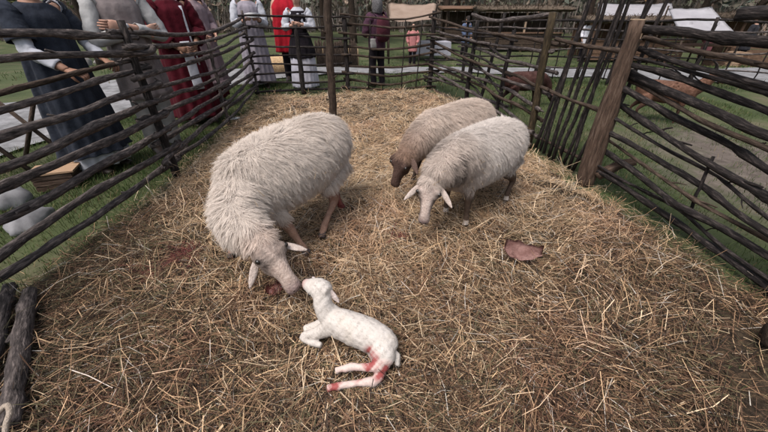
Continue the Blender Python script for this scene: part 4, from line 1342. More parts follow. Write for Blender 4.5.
person('woman in black bodice, white blouse and pale lilac long skirt', (-1.50, 6.86), R(-92), 1.54,
       ((.05, .27, 1.13), (.22, .07, 1.20), (.3, -.9, .1), (-.6, -.2, .3), .9), ((.05, -.27, 1.13), (.22, -.06, 1.18), (.3, .9, .1), (-.6, .2, .3), .9), 'skin',
       (robe(WHITE, [(1.47, .062, .062), (1.42, .12, .09), (1.36, .175, .12), (1.25, .170, .125), (1.05, .145, .112)], 'blouse', .02, 6, 1.0), robe(BLACK, [(1.41, .135, .098), (1.33, .178, .130), (1.2, .165, .133), (1.06, .150, .118), (.99, .155, .12)], 'bodice', .012, 6, 1.0),
        robe(BLACK, [(1.04, .155, .12), (.95, .20, .16), (.75, .255, .215), (.60, .265, .23)], 'apron', .035, 9, 2.0), robe(APRON, [(.72, .235, .195), (.45, .255, .225), (.2, .27, .245), (.04, .275, .25)], 'skirt', .035, 9, 4.0), sleeves(WHITE, .93, 1.4), boots(LEATHER), bow),
       cap_hair(mat('light_brown_hair', (0.10, 0.06, 0.035), (0.22, 0.14, 0.08), 50, 0.6, 0.5, 90), long_=.06))
def pack(x):
    W = x['W']
    mb = MB()
    P, rs = chain(x['row']((-.20, 0, .96, .12, .06), (-.22, 0, 1.02, .165, .095), (-.225, 0, 1.18, .17, .105), (-.215, 0, 1.33, .15, .09), (-.20, 0, 1.40, .09, .05)), 4)
    mb.loft(P, rs, 20, up=x['fwd']); bp = mb.build('backpack', cloth('maroon_backpack', (0.060, 0.018, 0.026), .3), x['root'])
    for sy in (1, -1):
        MB().loft(catmull([W(-.14, .09 * sy, 1.38), W(-.02, .10 * sy, 1.43), W(.11, .10 * sy, 1.32), W(.10, .13 * sy, 1.12), W(-.12, .15 * sy, 1.02)], 4), [(.018, .006)] * 17, 8).build('strap', BLACK, bp)
def hood(x):
    C = x['row']((-.015, 0, 1.47, .10, .095), (-.025, 0, 1.53, .105, .105), (-.025, 0, 1.60, .105, .115), (-.02, 0, 1.66, .10, .11), (-.02, 0, 1.72, .075, .085), (-.02, 0, 1.755, .02, .025))
    P, rs = chain(C, 3)
    MB().loft(P, rs, 24, up=x['fwd'], fold=lambda t, a: 0.07 * noise.noise(Vector((math.cos(a) * 4, math.sin(a) * 4, t * 5)))).build('hood', GHAIR, x['root'])
person('visitor in plum jacket, grey hood and dark trousers with backpack', (-0.13, 7.0), R(128), 1.44,
       ((.06, .26, 1.10), (.24, .12, 1.06)), ((.06, -.26, 1.10), (.24, -.12, 1.06)), 'skin',
       (robe(PLUM, [(1.46, .075, .075), (1.41, .15, .105), (1.33, .205, .15), (1.15, .195, .16), (.98, .195, .16), (.80, .20, .165)], 'jacket', .02, 6, 1.0), sleeves(PLUM, .95, 1.7), trousers(BLACK), boots(LEATHER), pack, panel(LGREY, 1.0, .82, .2, .2, -.10, -.12, 'scarf', .02, .16)),
       hood, stride=.03)
# small figures between the far stalls
FAR = [((413, 40), 15.5, 1.5, (0.36, 0.15, 0.15), 'child in coral pink coat far off beyond the far fence', -100), ((466, 34), 18.5, 1.68, (0.09, 0.12, 0.20), 'far figure in blue apron standing before the dark stall', -60),
       ((588, 36), 17.0, 1.7, (0.55, 0.55, 0.60), 'far figure in white seen between the gate poles', -120), ((744, 48), 14.0, 1.66, (0.025, 0.025, 0.03), 'far visitor in black near the right stalls', 120), ((708, 46), 15.0, 1.6, (0.20, 0.08, 0.09), 'far visitor in maroon below the white canopy', 60)]
for (px, py), Y, H, c, lab, yw in FAR:
    q = PY(px, py, Y); zb = float(terr(0.0, np.float64(Y)))
    cm = cloth('far_coat', c, .2)
    person(lab, (q.x, q.y), R(yw), H, ((.04, .25, 1.1), (.16, .2, .92)), ((.04, -.25, 1.1), (.16, -.2, .92)), 'skin',
           (robe(cm, [(1.45, .08, .08), (1.40, .15, .10), (1.32, .20, .14), (1.1, .19, .15), (.9, .20, .16), (.6, .22, .18)], 'coat', .02, 6, 1.0, n=28), sleeves(cm, .93, 1.5), trousers(BLACK), boots(LEATHER)), cap_hair(HAIR), voxel=0.018, zbase=zb, group='visitors far off', stride=.05)
# ------------------------------------------------------------------ things on the left outside the pen
sack_m = mat('pale_sacking', (0.13, 0.13, 0.135), (0.24, 0.24, 0.25), 7, 0.95, 0.15, 200, detail=4)
def sack(c, a, b, h, yaw, label, seed):
    n = 28; mb = MB()
    P = [Vector((0, 0, 0)) + Vector((0, 0, h * t)) for t in (0, .04, .15, .35, .55, .75, .88, .96, 1.0)]
    rr = [(a * q, b * q) for q in (.75, .92, 1.04, 1.06, 1.0, .82, .55, .30, .22)]
    mb.loft(P, rr, n, up=(math.cos(yaw), math.sin(yaw), 0), fold=lambda t, an: 0.34 * noise.noise(Vector((math.cos(an) * 1.7 + seed, math.sin(an) * 1.7, t * 2.6))) + 0.13 * noise.noise(Vector((math.cos(an) * 5 + seed, math.sin(an) * 6, t * 7))))
    root = empty('sack', c, label, 'sack', 'sacks by the left fence')
    o = link('cloth', mb.mesh('cloth'), sack_m, root)
    t_ = MB().loft([Vector((0, 0, h * .955)), Vector((0, 0, h * .985))], [(a * .31, b * .31), (a * .29, b * .29)], 14, up=(math.cos(yaw), math.sin(yaw), 0))
    link('tie', t_.mesh('tie'), M['bark_brown'], root)
q = G(26, 232); sack((q.x - 0.04, q.y + 0.10, 0), .19, .11, .15, .4, 'slumped pale sack on the grass behind the left fence, nearest', 1.0)
q = G(8, 214); sack((q.x - 0.10, q.y + 0.14, 0), .17, .12, .19, 1.4, 'pale sack at the left picture edge behind another sack', 5.0)
pl = mat('fresh_board', (0.24, 0.15, 0.09), (0.38, 0.26, 0.17), 4, 0.8, 0.4, 8, 'loc', stretch=(14, 14, 2))
q = G(57, 190)
box = empty('wooden_crate', (q.x, q.y + .08, 0), 'low brown wooden crate with a pale lid below the blue robe', 'crate')
rt = Matrix.Rotation(R(20), 3, 'Z')
C0 = Vector((q.x, q.y + .08, 0))
MB().box(C0 + Vector((0, 0, .175)), (.36, .24, .016), rt).build('lid', pl, box, smooth=False)
for sx, sy, lx, ly in ((0, -.10, .30, .016), (0, .10, .30, .016), (-.14, 0, .016, .18), (.14, 0, .016, .18)):
    for z in (.035, .085, .135):
        MB().box(C0 + rt @ Vector((sx, sy, z)), (lx, ly, .042), rt).build('slat', M['wood_split'], box, smooth=False)
q = G(8, 178)
st = empty('trestle', (q.x - .05, q.y + .3, 0), 'dark crossed leg wooden trestle at the left edge behind the sacks', 'trestle')
C0 = Vector((q.x - .05, q.y + .3, 0))
for yy in (-.22, .22):
    for sg in (-1, 1):
        MB().loft([C0 + Vector((.22 * sg, yy + .02 * sg, 0)), C0 + Vector((-.22 * sg, yy + .02 * sg, .62))], [.022, .02], 8, rough=.1).build('leg', M['bark_brown'], st)
MB().loft([C0 + Vector((0, -.45, .34)), C0 + Vector((0, .45, .34))], [.026, .024], 8, rough=.1).build('crossbar', M['bark_brown'], st)

# ------------------------------------------------------------------ far stalls and canopies
def zt(y):
    return float(terr(0.0, np.float64(y)))
PLK = mat('dark_plank', (0.030, 0.021, 0.015), (0.105, 0.075, 0.055), 4, 0.9, 0.6, 8, 'loc', stretch=(10, 10, 2), c3=(0.06, 0.043, 0.032))
PLK2 = mat('brown_plank', (0.07, 0.040, 0.026), (0.20, 0.125, 0.085), 4, 0.9, 0.6, 8, 'loc', stretch=(10, 10, 2))
PALE = mat('pale_peeled_wood', (0.30, 0.20, 0.13), (0.46, 0.34, 0.24), 5, 0.85, 0.4, 8, 'loc', stretch=(10, 10, 2))
CANV = mat('grey_white_canvas', (0.46, 0.45, 0.48), (0.60, 0.59, 0.62), 2.0, 0.95, 0.4, 40, detail=8)
BEIGE = mat('beige_canvas', (0.38, 0.28, 0.22), (0.52, 0.41, 0.34), 2.0, 0.95, 0.4, 40, detail=8)
THATCH = mat('brush_roof', (0.040, 0.030, 0.022), (0.15, 0.115, 0.085), 9, 1.0, 1.0, 30, detail=9)


def stall(label, px0, px1, py, Y, d, h, plank, roofm, yaw=0.0, ped=True, brush=True):
    a = PY(px0, py, Y); b = PY(px1, py, Y)
    z0 = zt(Y); w_ = b.x - a.x
    c = Vector(((a.x + b.x) / 2, Y + d / 2, z0))
    rt = Matrix.Rotation(yaw, 3, 'Z')
    root = empty('market_stall', c, label, 'stall', 'market stalls far off')
    L = lambda x, y, z: c + rt @ Vector((x, y, z))
    nx = max(2, int(w_ / 1.6) + 1)
    for i in range(nx):
        x = -w_ / 2 + .1 + (w_ - .2) * i / (nx - 1)
        for y in (-d / 2 + .08, d / 2 - .08):
            MB().loft([L(x, y, -.1), L(x + random.uniform(-.03, .03), y, h * .5), L(x, y, h)], [.06, .055, .05], 9, rough=.15).build('post', PALE if (i == 1 and y < 0) else plank, root)
    nb_ = max(3, int(w_ / 0.45))
    for i in range(nb_):                                   # back boards
        x = -w_ / 2 + w_ * (i + .5) / nb_
        MB().box(L(x, d / 2 + .02, h * .48), (w_ / nb_ * .94, .03, h * .96 * random.uniform(.94, 1)), rt).build('back_board', plank, root, smooth=False)
    for i in range(3):                                     # counter front
        MB().box(L(0, -d / 2 + .02, .22 + .26 * i), (w_ * .96, .03, .23), rt).build('counter_board', plank, root, smooth=False)
    MB().box(L(0, -d / 2 + .16, .90), (w_ * .98, .42, .04), rt).build('counter_top', PLK2, root, smooth=False)
    mb = MB()
    K = 18
    P = [L(-w_ / 2 - .25 + (w_ + .5) * i / (K - 1), 0, h + .13) for i in range(K)]
    mb.loft(P, [(d * .62, .13)] * K, 16, up=(0, 0, 1), fold=lambda t, an: 0.10 * noise.noise(Vector((t * w_ * 3, an * 2, h))))
    mb.build('roof', roofm, root)
    if brush:
        r2 = np.random.default_rng(int(px0))
        n = 700
        x = r2.uniform(-w_ / 2 - .3, w_ / 2 + .3, n); y = r2.uniform(-d * .62, d * .62, n)
        P = np.array([tuple(L(p, q_, h + .16 + .10 * (1 - (q_ / d / .62) ** 2))) for p, q_ in zip(x, y)])
        V, Q, C = stalks('b', P, r2.normal(1.57, .5, n), r2.uniform(.2, .6, n), r2.uniform(.008, .018, n), r2.normal(-.1, .3, n), r2.normal(0, .2, (n, 2)), np.array((.10, .075, .055)) * r2.uniform(.5, 1.6, (n, 1)), None, True, 2)
        o = link('brushwood', fast_mesh('brushwood', V - np.array(c), Q, C), M['straw'], root); o['kind'] = 'stuff'
    # goods on the counter are crates
    return root, L, w_, h


stall('long dark stall with brushwood roof and one pale post, behind the tangled fence', 484, 562, 40, 20.0, 2.2, 1.82, PLK, THATCH)
stall('brown stall with brushwood roof right of the gate poles', 592, 688, 44, 16.5, 2.0, 1.50, PLK2, THATCH, yaw=-.05)
stall('small dark wooden booth left of the long stall', 444, 478, 38, 23.5, 2.0, 1.75, PLK, PLK2, brush=False)
stall('reddish brown stall at the far right edge', 742, 790, 46, 15.0, 2.0, 1.55, PLK2, THATCH, yaw=-.2)


def canopy(label, corners, m, sag=.25, poles=None, name='canopy', th=.01):
    """a cloth hung from four corners, with its poles"""
    cs = [Vector(c) for c in corners]
    n = 14
    bm = bmesh.new(); g = []
    cen = sum(cs, Vector()) / 4
    base = Vector((cen.x, cen.y, zt(cen.y)))
    for i in range(n):
        row = []
        for j in range(n):
            u, v = i / (n - 1), j / (n - 1)
            p = (cs[0] * (1 - u) + cs[1] * u) * (1 - v) + (cs[3] * (1 - u) + cs[2] * u) * v
            p.z -= sag * (4 * u * (1 - u) * .6 + 4 * v * (1 - v) * .6) - .05 * noise.noise(Vector((u * 5, v * 5, p.x)))
            row.append(bm.verts.new(p - base))
        g.append(row)
    for i in range(n - 1):
        for j in range(n - 1):
            bm.faces.new((g[i][j], g[i + 1][j], g[i + 1][j + 1], g[i][j + 1]))
    bmesh.ops.solidify(bm, geom=bm.faces[:], thickness=th)
    me = bpy.data.meshes.new('cloth'); bm.to_mesh(me); bm.free()
    me.polygons.foreach_set('use_smooth', np.ones(len(me.polygons), bool))
    root = empty(name, base, label, 'canopy')
    link('cloth', me, m, root)
    for c in cs:
        MB().loft([Vector((c.x, c.y, zt(c.y) - .1)), Vector((c.x, c.y, c.z + .08))], [.035, .03], 8).build('pole', M['bark_brown'], root)
    return root


def PYc(px, py, Y):
    return PY(px, py, Y)
canopy('beige patched canvas awning on poles beyond the backpack visitor', [PYc(389, 20, 16), PYc(433, 19, 16), PYc(437, 3, 18.5), PYc(388, 2, 18.5)], BEIGE, .12)
canopy('large greyish white canvas canopy sloping down behind the right fence', [PYc(684, 36, 12.5), PYc(742, 38, 12.5), PYc(712, 6, 15.8), PYc(668, 8, 15.8)], CANV, .10)
canopy('pale canvas roof above the brown stall beyond the gate', [PYc(600, 17, 19.5), PYc(676, 17, 19.5), PYc(672, 3, 23), PYc(598, 3, 23)], CANV, .10)


def table(label, px, py, Y, w_, m, clothm, lab2):
    q = PY(px, py, Y); z0 = zt(Y)
    c = Vector((q.x, Y, z0))
    root = empty('trestle_table', c, label, 'table')
    MB().box(c + Vector((0, 0, .74)), (w_, .7, .04)).build('table_top', m, root, smooth=False)
    for sx in (-1, 1):
        for sy in (-1, 1):
            MB().box(c + Vector((sx * w_ * .44, sy * .28, .36)), (.05, .05, .72)).build('leg', m, root, smooth=False)
    if clothm:
        n = 40; mb = MB()
        P = [c + Vector((0, 0, z)) for z in (.25, .45, .62, .755, .768)]
        o = MB()
        ring = lambda z, k: [Vector((c.x + sx * (w_ / 2 * k), c.y + sy * (.35 * k), c.z + z)) for sx, sy in ((-1, -1), (1, -1), (1, 1), (-1, 1))]
        vs = []; fs = []
        for i, (z, k) in enumerate(((.22, 1.06), (.5, 1.04), (.77, 1.02), (.78, .98))):
            vs += ring(z, k)
            if i:
                for j in range(4):
                    fs.append(((i - 1) * 4 + j, (i - 1) * 4 + (j + 1) % 4, i * 4 + (j + 1) % 4, i * 4 + j))
        fs.append((12, 13, 14, 15))
        o.add(vs, fs)
        ob = o.build('tablecloth', clothm, loc=c, smooth=False)
        props(ob, lab2, 'tablecloth')
table('table under a white cloth beyond the far fence', 432, 30, 17.5, 1.7, PLK2, cloth('white_tablecloth', (0.30, 0.30, 0.34), .15), 'white cloth draped over the table beyond the far fence')
table('bare plank table below the white canopy', 700, 44, 13.6, 1.8, PLK2, None, '')
# coloured crates on the right, a fallen log and bales by the far palisade
for i, (px, py, Y, s, m, lab) in enumerate(((745, 40, 13.2, (.55, .45, .5), PALE, 'pale wooden crate right of the white canopy'), (757, 42, 13.0, (.5, .4, .42), PLK2, 'brown wooden crate near the right picture edge'), (722, 46, 13.2, (.45, .4, .35), PLK2, 'small brown crate below the white canopy'))):
    q = PY(px, py, Y); c = Vector((q.x, Y, zt(Y)))
    root = empty('wooden_crate', c, lab, 'crate', 'crates by the far stalls')
    for z in range(4):
        zz = s[2] * (z + .5) / 4
        for sx, sy, lx, ly in ((0, -s[1] / 2, s[0], .02), (0, s[1] / 2, s[0], .02), (-s[0] / 2 + .01, 0, .02, s[1] - .04), (s[0] / 2 - .01, 0, .02, s[1] - .04)):
            MB().box(c + Vector((sx, sy, zz)), (lx, ly, s[2] / 4 * .86)).build('slat', m, root, smooth=False)
    MB().box(c + Vector((0, 0, .012)), (s[0] - .05, s[1] - .05, .02)).build('bottom', m, root, smooth=False)
bale = mat('bale_straw', (0.26, 0.17, 0.09), (0.52, 0.38, 0.23), 30, 1.0, 1.0, 50, detail=9)
for px, py, Y, r_, L_, lab in ((338, 36, 10.8, .26, 1.1, 'round straw bale behind the standing pole'), (282, 54, 8.4, .2, .5, 'small straw bale beside the lavender dress')):
    q = PY(px, py, Y); z0 = zt(Y)
    K = 12
    mb = MB().loft([Vector((q.x - L_ / 2 + L_ * i / (K - 1), Y, z0 + r_ * .97)) for i in range(K)], [r_ * .93] + [r_] * (K - 2) + [r_ * .93], 26, rough=.12)
    props(mb.build('straw_bale', bale, loc=(q.x, Y, z0)), lab, 'bale', 'straw bales beyond the fence')
pal = empty('palisade', (*PY(335, 45, 10.2).xy, zt(10.2)), 'low dark palisade of upright stakes seen behind the standing pole', 'fence')
for i in range(24):
    q = PY(316 + i * 1.75, 45, 10.2)
    h = .62 + random.uniform(-.06, .06)
    MB().loft([Vector((q.x, 10.2, zt(10.2) - .05)), Vector((q.x + random.uniform(-.02, .02), 10.2, zt(10.2) + h)), Vector((q.x, 10.2, zt(10.2) + h + .06))], [.03, .028, .006], 7, rough=.15).build('stake', M['bark_brown'], pal)
for i, lab in enumerate(('larger grey boulder beside the gravel path at the upper left', 'small grey boulder right of the larger one by the path')):  # stones by the walk, upper left
    q = G(74 + i * 14, 40 - i * 3, 0)
    s = (.30, .18)[i]
    z0 = zt(q.y)
    mb = MB().loft([Vector((q.x, q.y, z0 - .03 + s * 1.2 * t)) for t in (0, .2, .5, .8, 1)], [s * k for k in (.8, 1, .95, .6, .2)], 14, rough=.35)
    props(mb.build('boulder', mat('stone', (0.16, 0.15, 0.14), (0.34, 0.32, 0.31), 6, 0.95, 0.8, 30), loc=(q.x, q.y, z0)), lab, 'boulder', 'boulders beside the path')

# ------------------------------------------------------------------ trees and the wood behind
LEAF = mat('leaf', (1, 1, 1), attr='col', rough=0.8, trans=0.2)
def leaves(P, size, colr, r):
    n = len(P)
    u = unit(r.normal(size=(n, 3))); t = unit(np.cross(u, r.normal(size=(n, 3))))
    w_ = np.cross(u, t)
    s = size * r.uniform(.6, 1.4, n)[:, None]
    V = np.stack([P - t * s, P + w_ * s * .45, P + t * s, P - w_ * s * .45], 1).reshape(-1, 3)
    Q = np.arange(n * 4).reshape(-1, 4)
    C = np.repeat(np.array(colr)[None] * r.uniform(.5, 1.5, (n, 1)), 4, axis=0)
    return V, Q, C
def tree(x, y, h, r0, label, seed, colr, nleaf=5000, low=.3):
    r = np.random.default_rng(seed); rnd = random.Random(seed)
    z0 = zt(y)
    root = empty('tree', (x, y, z0), label, 'tree', 'trees behind the stalls')
    pts = [Vector((x + .12 * h * .1 * noise.noise(Vector((seed, i * .5, 0))), y + .1 * noise.noise(Vector((seed, i * .5, 9))), z0 - .2 + (h * .85) * i / 9)) for i in range(10)]
    tr = MB(); tr.loft(pts, [r0 * (1.25 if i == 0 else 1) * (1 - .085 * i) for i in range(10)], 14, rough=.18)
    tips = []
    for b in range(16):
        t = rnd.uniform(low, .98); i = min(8, int(t * 9)); p = pts[i].lerp(pts[i + 1], t * 9 - i)
        a = rnd.uniform(0, 6.28); L = h * .30 * (1.15 - t * .7)
        d = Vector((math.cos(a), math.sin(a), rnd.uniform(.25, .8)))
        q = [p, p + d * L * .5 + Vector((0, 0, .05 * L)), p + d * L]
        tr.loft(catmull(q, 3), [r0 * .34 * (1 - .12 * j) for j in range(7)], 7, rough=.15)
        for _ in range(4):
            e = q[1].lerp(q[2], rnd.random()); d2 = (d + Vector((rnd.uniform(-1, 1), rnd.uniform(-1, 1), rnd.uniform(-.3, .8)))).normalized()
            tr.loft([e, e + d2 * L * .45], [r0 * .12, r0 * .04], 5); tips.append(e + d2 * L * .4)
        tips.append(q[2])
    tr.build('trunk', M['bark_brown'], root)
    T = np.array([tuple(t) for t in tips])
    P = T[r.integers(0, len(T), nleaf)] + r.normal(0, h * .055, (nleaf, 3))
    V, Q, C = leaves(P, .10, colr, r)
    link('crown', fast_mesh('crown', V - np.array(root.location), Q, C), LEAF, root)
DG, OL, RU = (0.030, 0.050, 0.020), (0.07, 0.08, 0.03), (0.13, 0.075, 0.035)
for i, (px, Y, h, r0, cl, lab) in enumerate(((12, 17, 8, .22, DG, 'dark tree far behind the blue robed man'), (78, 14, 6, .13, OL, 'slim tree by the path at the upper left'), (322, 26, 9, .20, DG, 'dark leafed tree behind the standing pole'), (352, 24, 9, .24, DG, 'thick trunked tree left of the hooded visitor'), (446, 27, 9, .26, RU, 'tree with thick pale trunk behind the small booth'),
                                             (458, 29, 8, .18, OL, 'thin tree right of the thick trunked one behind the booth'), (590, 25, 9, .25, RU, 'tree trunk seen through the gate poles'), (650, 27, 8, .2, OL, 'tree rising behind the brown stall'), (704, 24, 8, .2, RU, 'russet tree behind the white canopy'), (760, 22, 8, .22, OL, 'tree at the upper right corner behind the stalls'))):
    q = PY(px, 10, Y)
    tree(q.x, Y, h, r0, lab, 100 + i, cl)
r = np.random.default_rng(77)
n = 30000
ang = r.uniform(R(-72), R(72), n)
dist = r.uniform(30, 40, n)
x = np.sin(ang) * dist * 1.25; y = np.cos(ang) * dist * .8 + 8
hmax = 4.5 + 2.2 * wob(x, y, .25) + .8 * wob(x, y, .9)
z = r.random(n) ** .8 * hmax - 1.2
V, Q, C = leaves(np.stack([x, y, z], 1), .30, (0.17, 0.155, 0.125), r)
pn = np.repeat(wob(x, y, .35, 4.0), 4)[:, None]
C = C * (1 + .5 * pn * np.array((1.0, .3, .2)))
tw = 9000
a2 = r.uniform(R(-72), R(72), tw); d2 = r.uniform(29, 40, tw)
P2 = np.stack([np.sin(a2) * d2 * 1.25, np.cos(a2) * d2 * .8 + 8, np.full(tw, -.9) + r.uniform(0, 1.2, tw)], 1)
th = r.uniform(0, 6.28, tw)
S = stalks('t', P2, th, r.uniform(1.0, 3.0, tw), r.uniform(.015, .05, tw), np.radians(r.uniform(62, 90, tw)), r.normal(0, .1, (tw, 2)), np.array((.17, .145, .13)) * r.uniform(.4, 1.8, (tw, 1)), None, True, 2)
V, Q, C = join([(V, Q, C), S])
props(link('woodland', fast_mesh('woodland', V, Q, C), LEAF), 'brown and green winter woodland closing the view behind the stalls', 'woodland', kind='stuff')
def scatter_pen(N, r):
    x = r.uniform(-2.45, 2.5, N); y = r.uniform(0.15, 6.9, N)
    e = edge_dist(x, y)
    d = np.sqrt(x * x + y * y + 2.0)
    p = np.clip((2.0 / d) ** 1.25, 0.22, 1)
    hole = np.clip(wob(x * 1.3, y * 1.3, 1.6, 5.0) - 0.05, 0, 1) * sstep(0.6, 1.9, x) * (y < 3.2)
    p = p * (1 - 0.82 * np.clip(hole * 2.0, 0, 1)) * sstep(-0.14, 0.02, e)
    k = r.random(N) < p
    return x[k], y[k], hole[k]


BLOOD = [(G(183, 262), 0.16), (G(200, 255), 0.11), (G(152, 281), 0.07), (G(276, 293), 0.07), (G(400, 240), 0.07)]
def straw_col(x, y, r):
    n = len(x)
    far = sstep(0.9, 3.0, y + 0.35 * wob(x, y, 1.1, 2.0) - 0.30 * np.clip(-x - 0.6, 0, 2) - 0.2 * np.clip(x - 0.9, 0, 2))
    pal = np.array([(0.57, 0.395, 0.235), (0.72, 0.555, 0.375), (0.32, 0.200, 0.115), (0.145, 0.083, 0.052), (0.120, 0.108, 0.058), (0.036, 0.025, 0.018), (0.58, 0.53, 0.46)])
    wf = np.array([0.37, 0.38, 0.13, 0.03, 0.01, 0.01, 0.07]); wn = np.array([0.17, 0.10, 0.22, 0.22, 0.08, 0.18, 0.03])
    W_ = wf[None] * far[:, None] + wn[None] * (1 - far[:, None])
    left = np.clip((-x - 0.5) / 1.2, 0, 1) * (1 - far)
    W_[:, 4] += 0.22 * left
    vignette = np.clip((np.abs(x) - 0.5) / 1.5, 0, 1) * (1 - far) + 0.4 * np.clip((1.3 - y) / 0.6, 0, 1)  # lens vignette painted into the straw colour: darker stalks at near edge and corners
    W_[:, 5] += 0.38 * vignette; W_[:, 3] += 0.25 * vignette; W_[:, 4] += 0.12 * vignette; W_[:, 1] *= 1 - 0.6 * np.clip(vignette, 0, 1); W_[:, 0] *= 1 - 0.4 * np.clip(vignette, 0, 1)
    W_ /= W_.sum(1, keepdims=True)
    idx = (W_.cumsum(1) < r.random(n)[:, None]).sum(1).clip(0, 6)
    c = pal[idx] * r.uniform(0.75, 1.2, n)[:, None]
    pinky = np.clip(wob(x, y, 1.6, 7.0), 0, 1)[:, None] * 0.5
    c = c * (1 - pinky * np.array((0.0, 0.16, 0.14)))
    for q, rad in BLOOD:
        d = np.hypot(x - q.x, y - q.y) / (rad * (1 + 0.4 * wob(x * 6, y * 6, 1.0)))
        m = (np.clip(1 - d, 0, 1) > 0.1 + r.random(n) * 0.8)
        c[m] = np.array((0.150, 0.045, 0.040)) * r.uniform(0.5, 1.5, (m.sum(), 1))
    return c


r = np.random.default_rng(42)
parts = []
# layered: a flat mat below, looser stalks above
for N, lo, hi, zlo, zhi, tilt, rb, rad, seg in ((170000, .03, .13, -.006, .016, 8, True, (.0009, .0021), 1), (105000, .05, .20, .0, .034, 10, False, (.0008, .0016), 2), (42000, .08, .26, .012, .045, 15, True, (.0009, .0022), 2), (5000, .12, .30, .02, .06, 34, False, (.0012, .0020), 2)):
    x, y, hole = scatter_pen(N, r)
    n = len(x)
    swirl = 1.9 * wob(x, y, 0.55, 1.0) - 0.9 * (x > 0.7)
    th = np.where(r.random(n) < 0.5, swirl + r.normal(0, 0.6, n), r.uniform(0, math.pi * 2, n))
    ncl = n // 14                              # flakes of stalks lying side by side
    cxy = r.integers(0, n, ncl); own = r.integers(0, ncl, n); clus = r.random(n) < 0.5
    cth = r.uniform(0, math.pi * 2, ncl)
    src = cxy[own]
    x = np.where(clus, x[src] + r.normal(0, 0.035, n), x); y = np.where(clus, y[src] + r.normal(0, 0.035, n), y)
    th = np.where(clus, cth[own] + r.normal(0, 0.22, n), th)
    far = sstep(2.5, 5.5, y)
    ln = r.uniform(lo, hi, n) * (1 - 0.3 * far)
    pit = np.radians(r.normal(0, tilt, n))
    z = bed(x, y) + r.uniform(zlo, zhi, n) + np.abs(np.sin(pit)) * ln * 0.25
    rd = r.uniform(*rad, n) * (1 + 0.45 * far)
    bend = r.normal(0, 0.36, (n, 2))
    if zhi > 0.02 or True:                   # pressed flat under the lamb and the hooves
        flat = np.zeros(n, bool)
        for q in list(LL[0]) + list(LL[1]) + list(LL[2]) + list(LL[3]):
            flat |= np.hypot(x - q[0], y - q[1] + 0.02) < 0.085
        for q in LB:
            flat |= np.hypot(x - q[0], y - q[1]) < 0.12
        for q in KEEP + [G(521, 254, .05), G(512, 252, .05), G(531, 257, .05)]:
            flat |= np.hypot(x - q.x, y - q.y + 0.02) < 0.07
        z[flat] = bed(x[flat], y[flat]) + r.uniform(0.001, 0.012, int(flat.sum())); pit[flat] *= 0.2; ln[flat] *= 0.6; bend[flat] *= 0.3
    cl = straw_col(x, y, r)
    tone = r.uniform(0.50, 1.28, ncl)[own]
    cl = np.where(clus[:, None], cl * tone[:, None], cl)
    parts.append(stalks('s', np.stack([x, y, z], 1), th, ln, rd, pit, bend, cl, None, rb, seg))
V, Q, C = join(parts)
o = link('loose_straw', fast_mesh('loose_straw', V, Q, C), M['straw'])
props(o, 'loose golden and brown straw strewn across the pen floor', 'straw', kind='stuff')

# grass outside the pen and in its bare patches
def grass(N, box, wid, hgt, dens, r):
    x = r.uniform(box[0], box[1], N); y = r.uniform(box[2], box[3], N)
    e = edge_dist(x, y)
    keep = (e < 0.04) & (r.random(N) < dens(x, y))
    pd = np.full(N, 9.0)
    for q in PATHP[::2]:
        pd = np.minimum(pd, np.hypot(x - q[0], y - q[1]) - q[2])
    keep &= pd > -0.05
    x, y = x[keep], y[keep]; n = len(x)
    return blades(x, y, terr(x, y) + 0.0, wid, hgt, r)


def blades(x, y, z, wid, hgt, r):
    n = len(x)
    h = hgt * r.uniform(0.5, 1.4, n)
    th = r.uniform(0, 2 * math.pi, n); lean = r.uniform(0.1, 1.0, n)
    dv = np.stack([np.cos(th), np.sin(th)], 1)
    sd = np.stack([-np.sin(th + .6), np.cos(th + .6)], 1)
    V = np.zeros((n, 3, 2, 3), np.float32)
    for i, (s, wv) in enumerate(((0, 1), (0.55, 0.8), (1, 0.15))):
        c = np.stack([x, y], 1) + dv * (lean * h * s * s)[:, None]
        for j, sg in enumerate((-1, 1)):
            V[:, i, j, :2] = c + sd * (sg * wid * wv / 2)
            V[:, i, j, 2] = z + h * s * (1 - 0.35 * lean * s)
    b = np.arange(n) * 6
    Q = np.concatenate([np.stack([b + 2 * i, b + 2 * i + 1, b + 2 * i + 3, b + 2 * i + 2], 1) for i in (0, 1)])
    k = r.random(n)[:, None]; pn = (0.5 + 0.5 * wob(x, y, 1.2, 3))[:, None]
    base = np.array((0.034, 0.064, 0.018)) * (1 - pn) + np.array((0.082, 0.110, 0.038)) * pn
    c = base * (0.7 + 0.6 * k)
    dry = r.random(n) < 0.10
    c[dry] = np.array((0.22, 0.17, 0.09))
    return V.reshape(-1, 3), Q, np.repeat(c, 6, axis=0)


patch = lambda x, y: 0.35 + 0.65 * np.clip(0.6 + 0.9 * wob(x, y, 1.0, 2.0), 0, 1)
rightp = lambda x, y: np.clip(0.40 + 0.9 * wob(x, y, 1.3, 6.0) + 0.75 * (x < 2.75 + 0.2 * wob(x, y, 2)) + 0.5 * (y > 5), 0.04, 1)
gp = [grass(60000, (-4.6, -1.9, 0.6, 7.2), 0.0045, 0.065, patch, r), grass(52000, (1.6, 5.6, 0.3, 7.4), 0.0045, 0.05, rightp, r), grass(42000, (-5, 9, 6.5, 13.0), 0.010, 0.06, patch, r), grass(16000, (-9, 14, 7, 20.0), 0.016, 0.07, patch, r)]
x, y, hole = scatter_pen(60000, r)
hx = np.clip(wob(x * 1.3, y * 1.3, 1.6, 5.0) - 0.05, 0, 1) * sstep(0.6, 1.9, x) * (y < 3.2)
k = r.random(len(x)) < np.clip(hx * 1.2, 0, 1) * 0.5
gp.append(blades(x[k], y[k], bed(x[k], y[k]), 0.004, 0.035, r))
V, Q, C = join(gp)
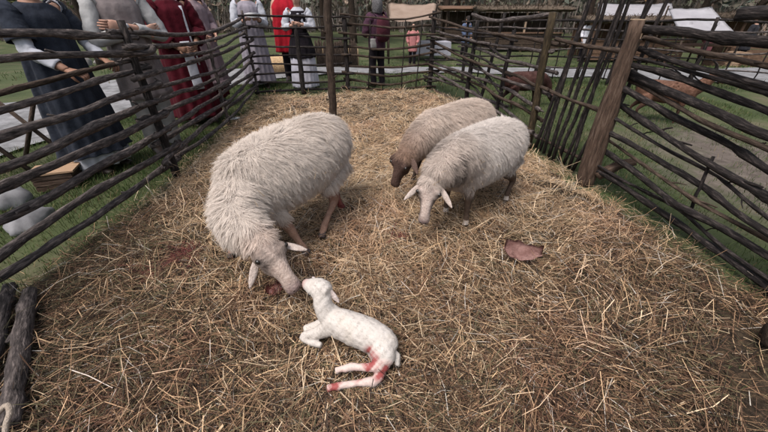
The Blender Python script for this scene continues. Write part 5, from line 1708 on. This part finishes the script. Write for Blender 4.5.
o = link('grass', fast_mesh('grass', V, Q, C), M['grass'])
props(o, 'short patchy green grass growing outside the fences', 'grass', kind='stuff')

# leathery brown flap and small scraps on the straw
def crumpled(name, c, a, b, yaw, curl, m, label, cat, th=0.004, seed=0.0, outline=0.25):
    nx, ny = 16, 10
    bm = bmesh.new()
    grid = []
    for i in range(nx):
        row = []
        for j in range(ny):
            u = i / (nx - 1) * 2 - 1; v = j / (ny - 1) * 2 - 1
            ww = (1.02 - abs(u) ** 2.2) * (1 - 0.42 * u) * (1 + outline * noise.noise(Vector((u * 2.2 + seed, 3, v * .8))))
            px = a * u * (1 + 0.12 * noise.noise(Vector((v * 2, seed, 1)))); py = b * v * ww
            pz = curl * (0.5 * u * u + 0.9 * abs(v) ** 1.5 * (v > 0)) + 0.02 * noise.noise(Vector((u * 2.3 + seed, v * 2, 0))) + 0.012 * noise.noise(Vector((u * 5, v * 5 + seed, 4)))
            row.append(bm.verts.new((px * math.cos(yaw) - py * math.sin(yaw), px * math.sin(yaw) + py * math.cos(yaw), pz)))
        grid.append(row)
    for i in range(nx - 1):
        for j in range(ny - 1):
            bm.faces.new((grid[i][j], grid[i + 1][j], grid[i + 1][j + 1], grid[i][j + 1]))
    bmesh.ops.solidify(bm, geom=bm.faces[:], thickness=th)
    me = bpy.data.meshes.new(name); bm.to_mesh(me); bm.free()
    me.polygons.foreach_set('use_smooth', np.ones(len(me.polygons), bool))
    o = link(name, me, m, loc=c)
    return props(o, label, cat)


leaf = mat('dry_brown_leaf', (0.22, 0.105, 0.090), (0.44, 0.275, 0.245), 14, 0.7, 0.5, 60, detail=8)
q = G(521, 257, 0.09)
crumpled('dry_leaf', (q.x, q.y, bedz(q.x, q.y) + 0.062), 0.112, 0.050, -0.34, 0.075, leaf, 'curled reddish brown leaf lying on straw before the white sheep', 'leaf', th=0.0025, seed=2.0)
q = G(276, 294, 0.05)
crumpled('membrane', (q.x, q.y, bedz(q.x, q.y) + 0.03), 0.05, 0.03, 0.5, 0.03, mat('wet_membrane', (0.20, 0.06, 0.05), (0.38, 0.17, 0.14), 30, 0.3, 0.5, 80, spec=0.5), 'small wet reddish scrap on straw under the nose of the ewe', 'scrap', seed=6.0)
paper = mat('white_paper', (0.62, 0.62, 0.62), (0.72, 0.72, 0.73), 12, 0.8)
for (px, py), lab, s in (((236, 118), 'white paper scrap by the left fence below the red robe', 0.07), ((173, 166), 'white paper scrap in the grass below the crossed arm man', 0.05)):
    q = G(px, py, 0.06)
    crumpled('paper_scrap', (q.x - 0.02, q.y, max(0.05, bedz(q.x, q.y) + 0.035)), s, s * 0.45, 0.3, 0.015, paper, lab, 'paper', th=0.002, seed=px)
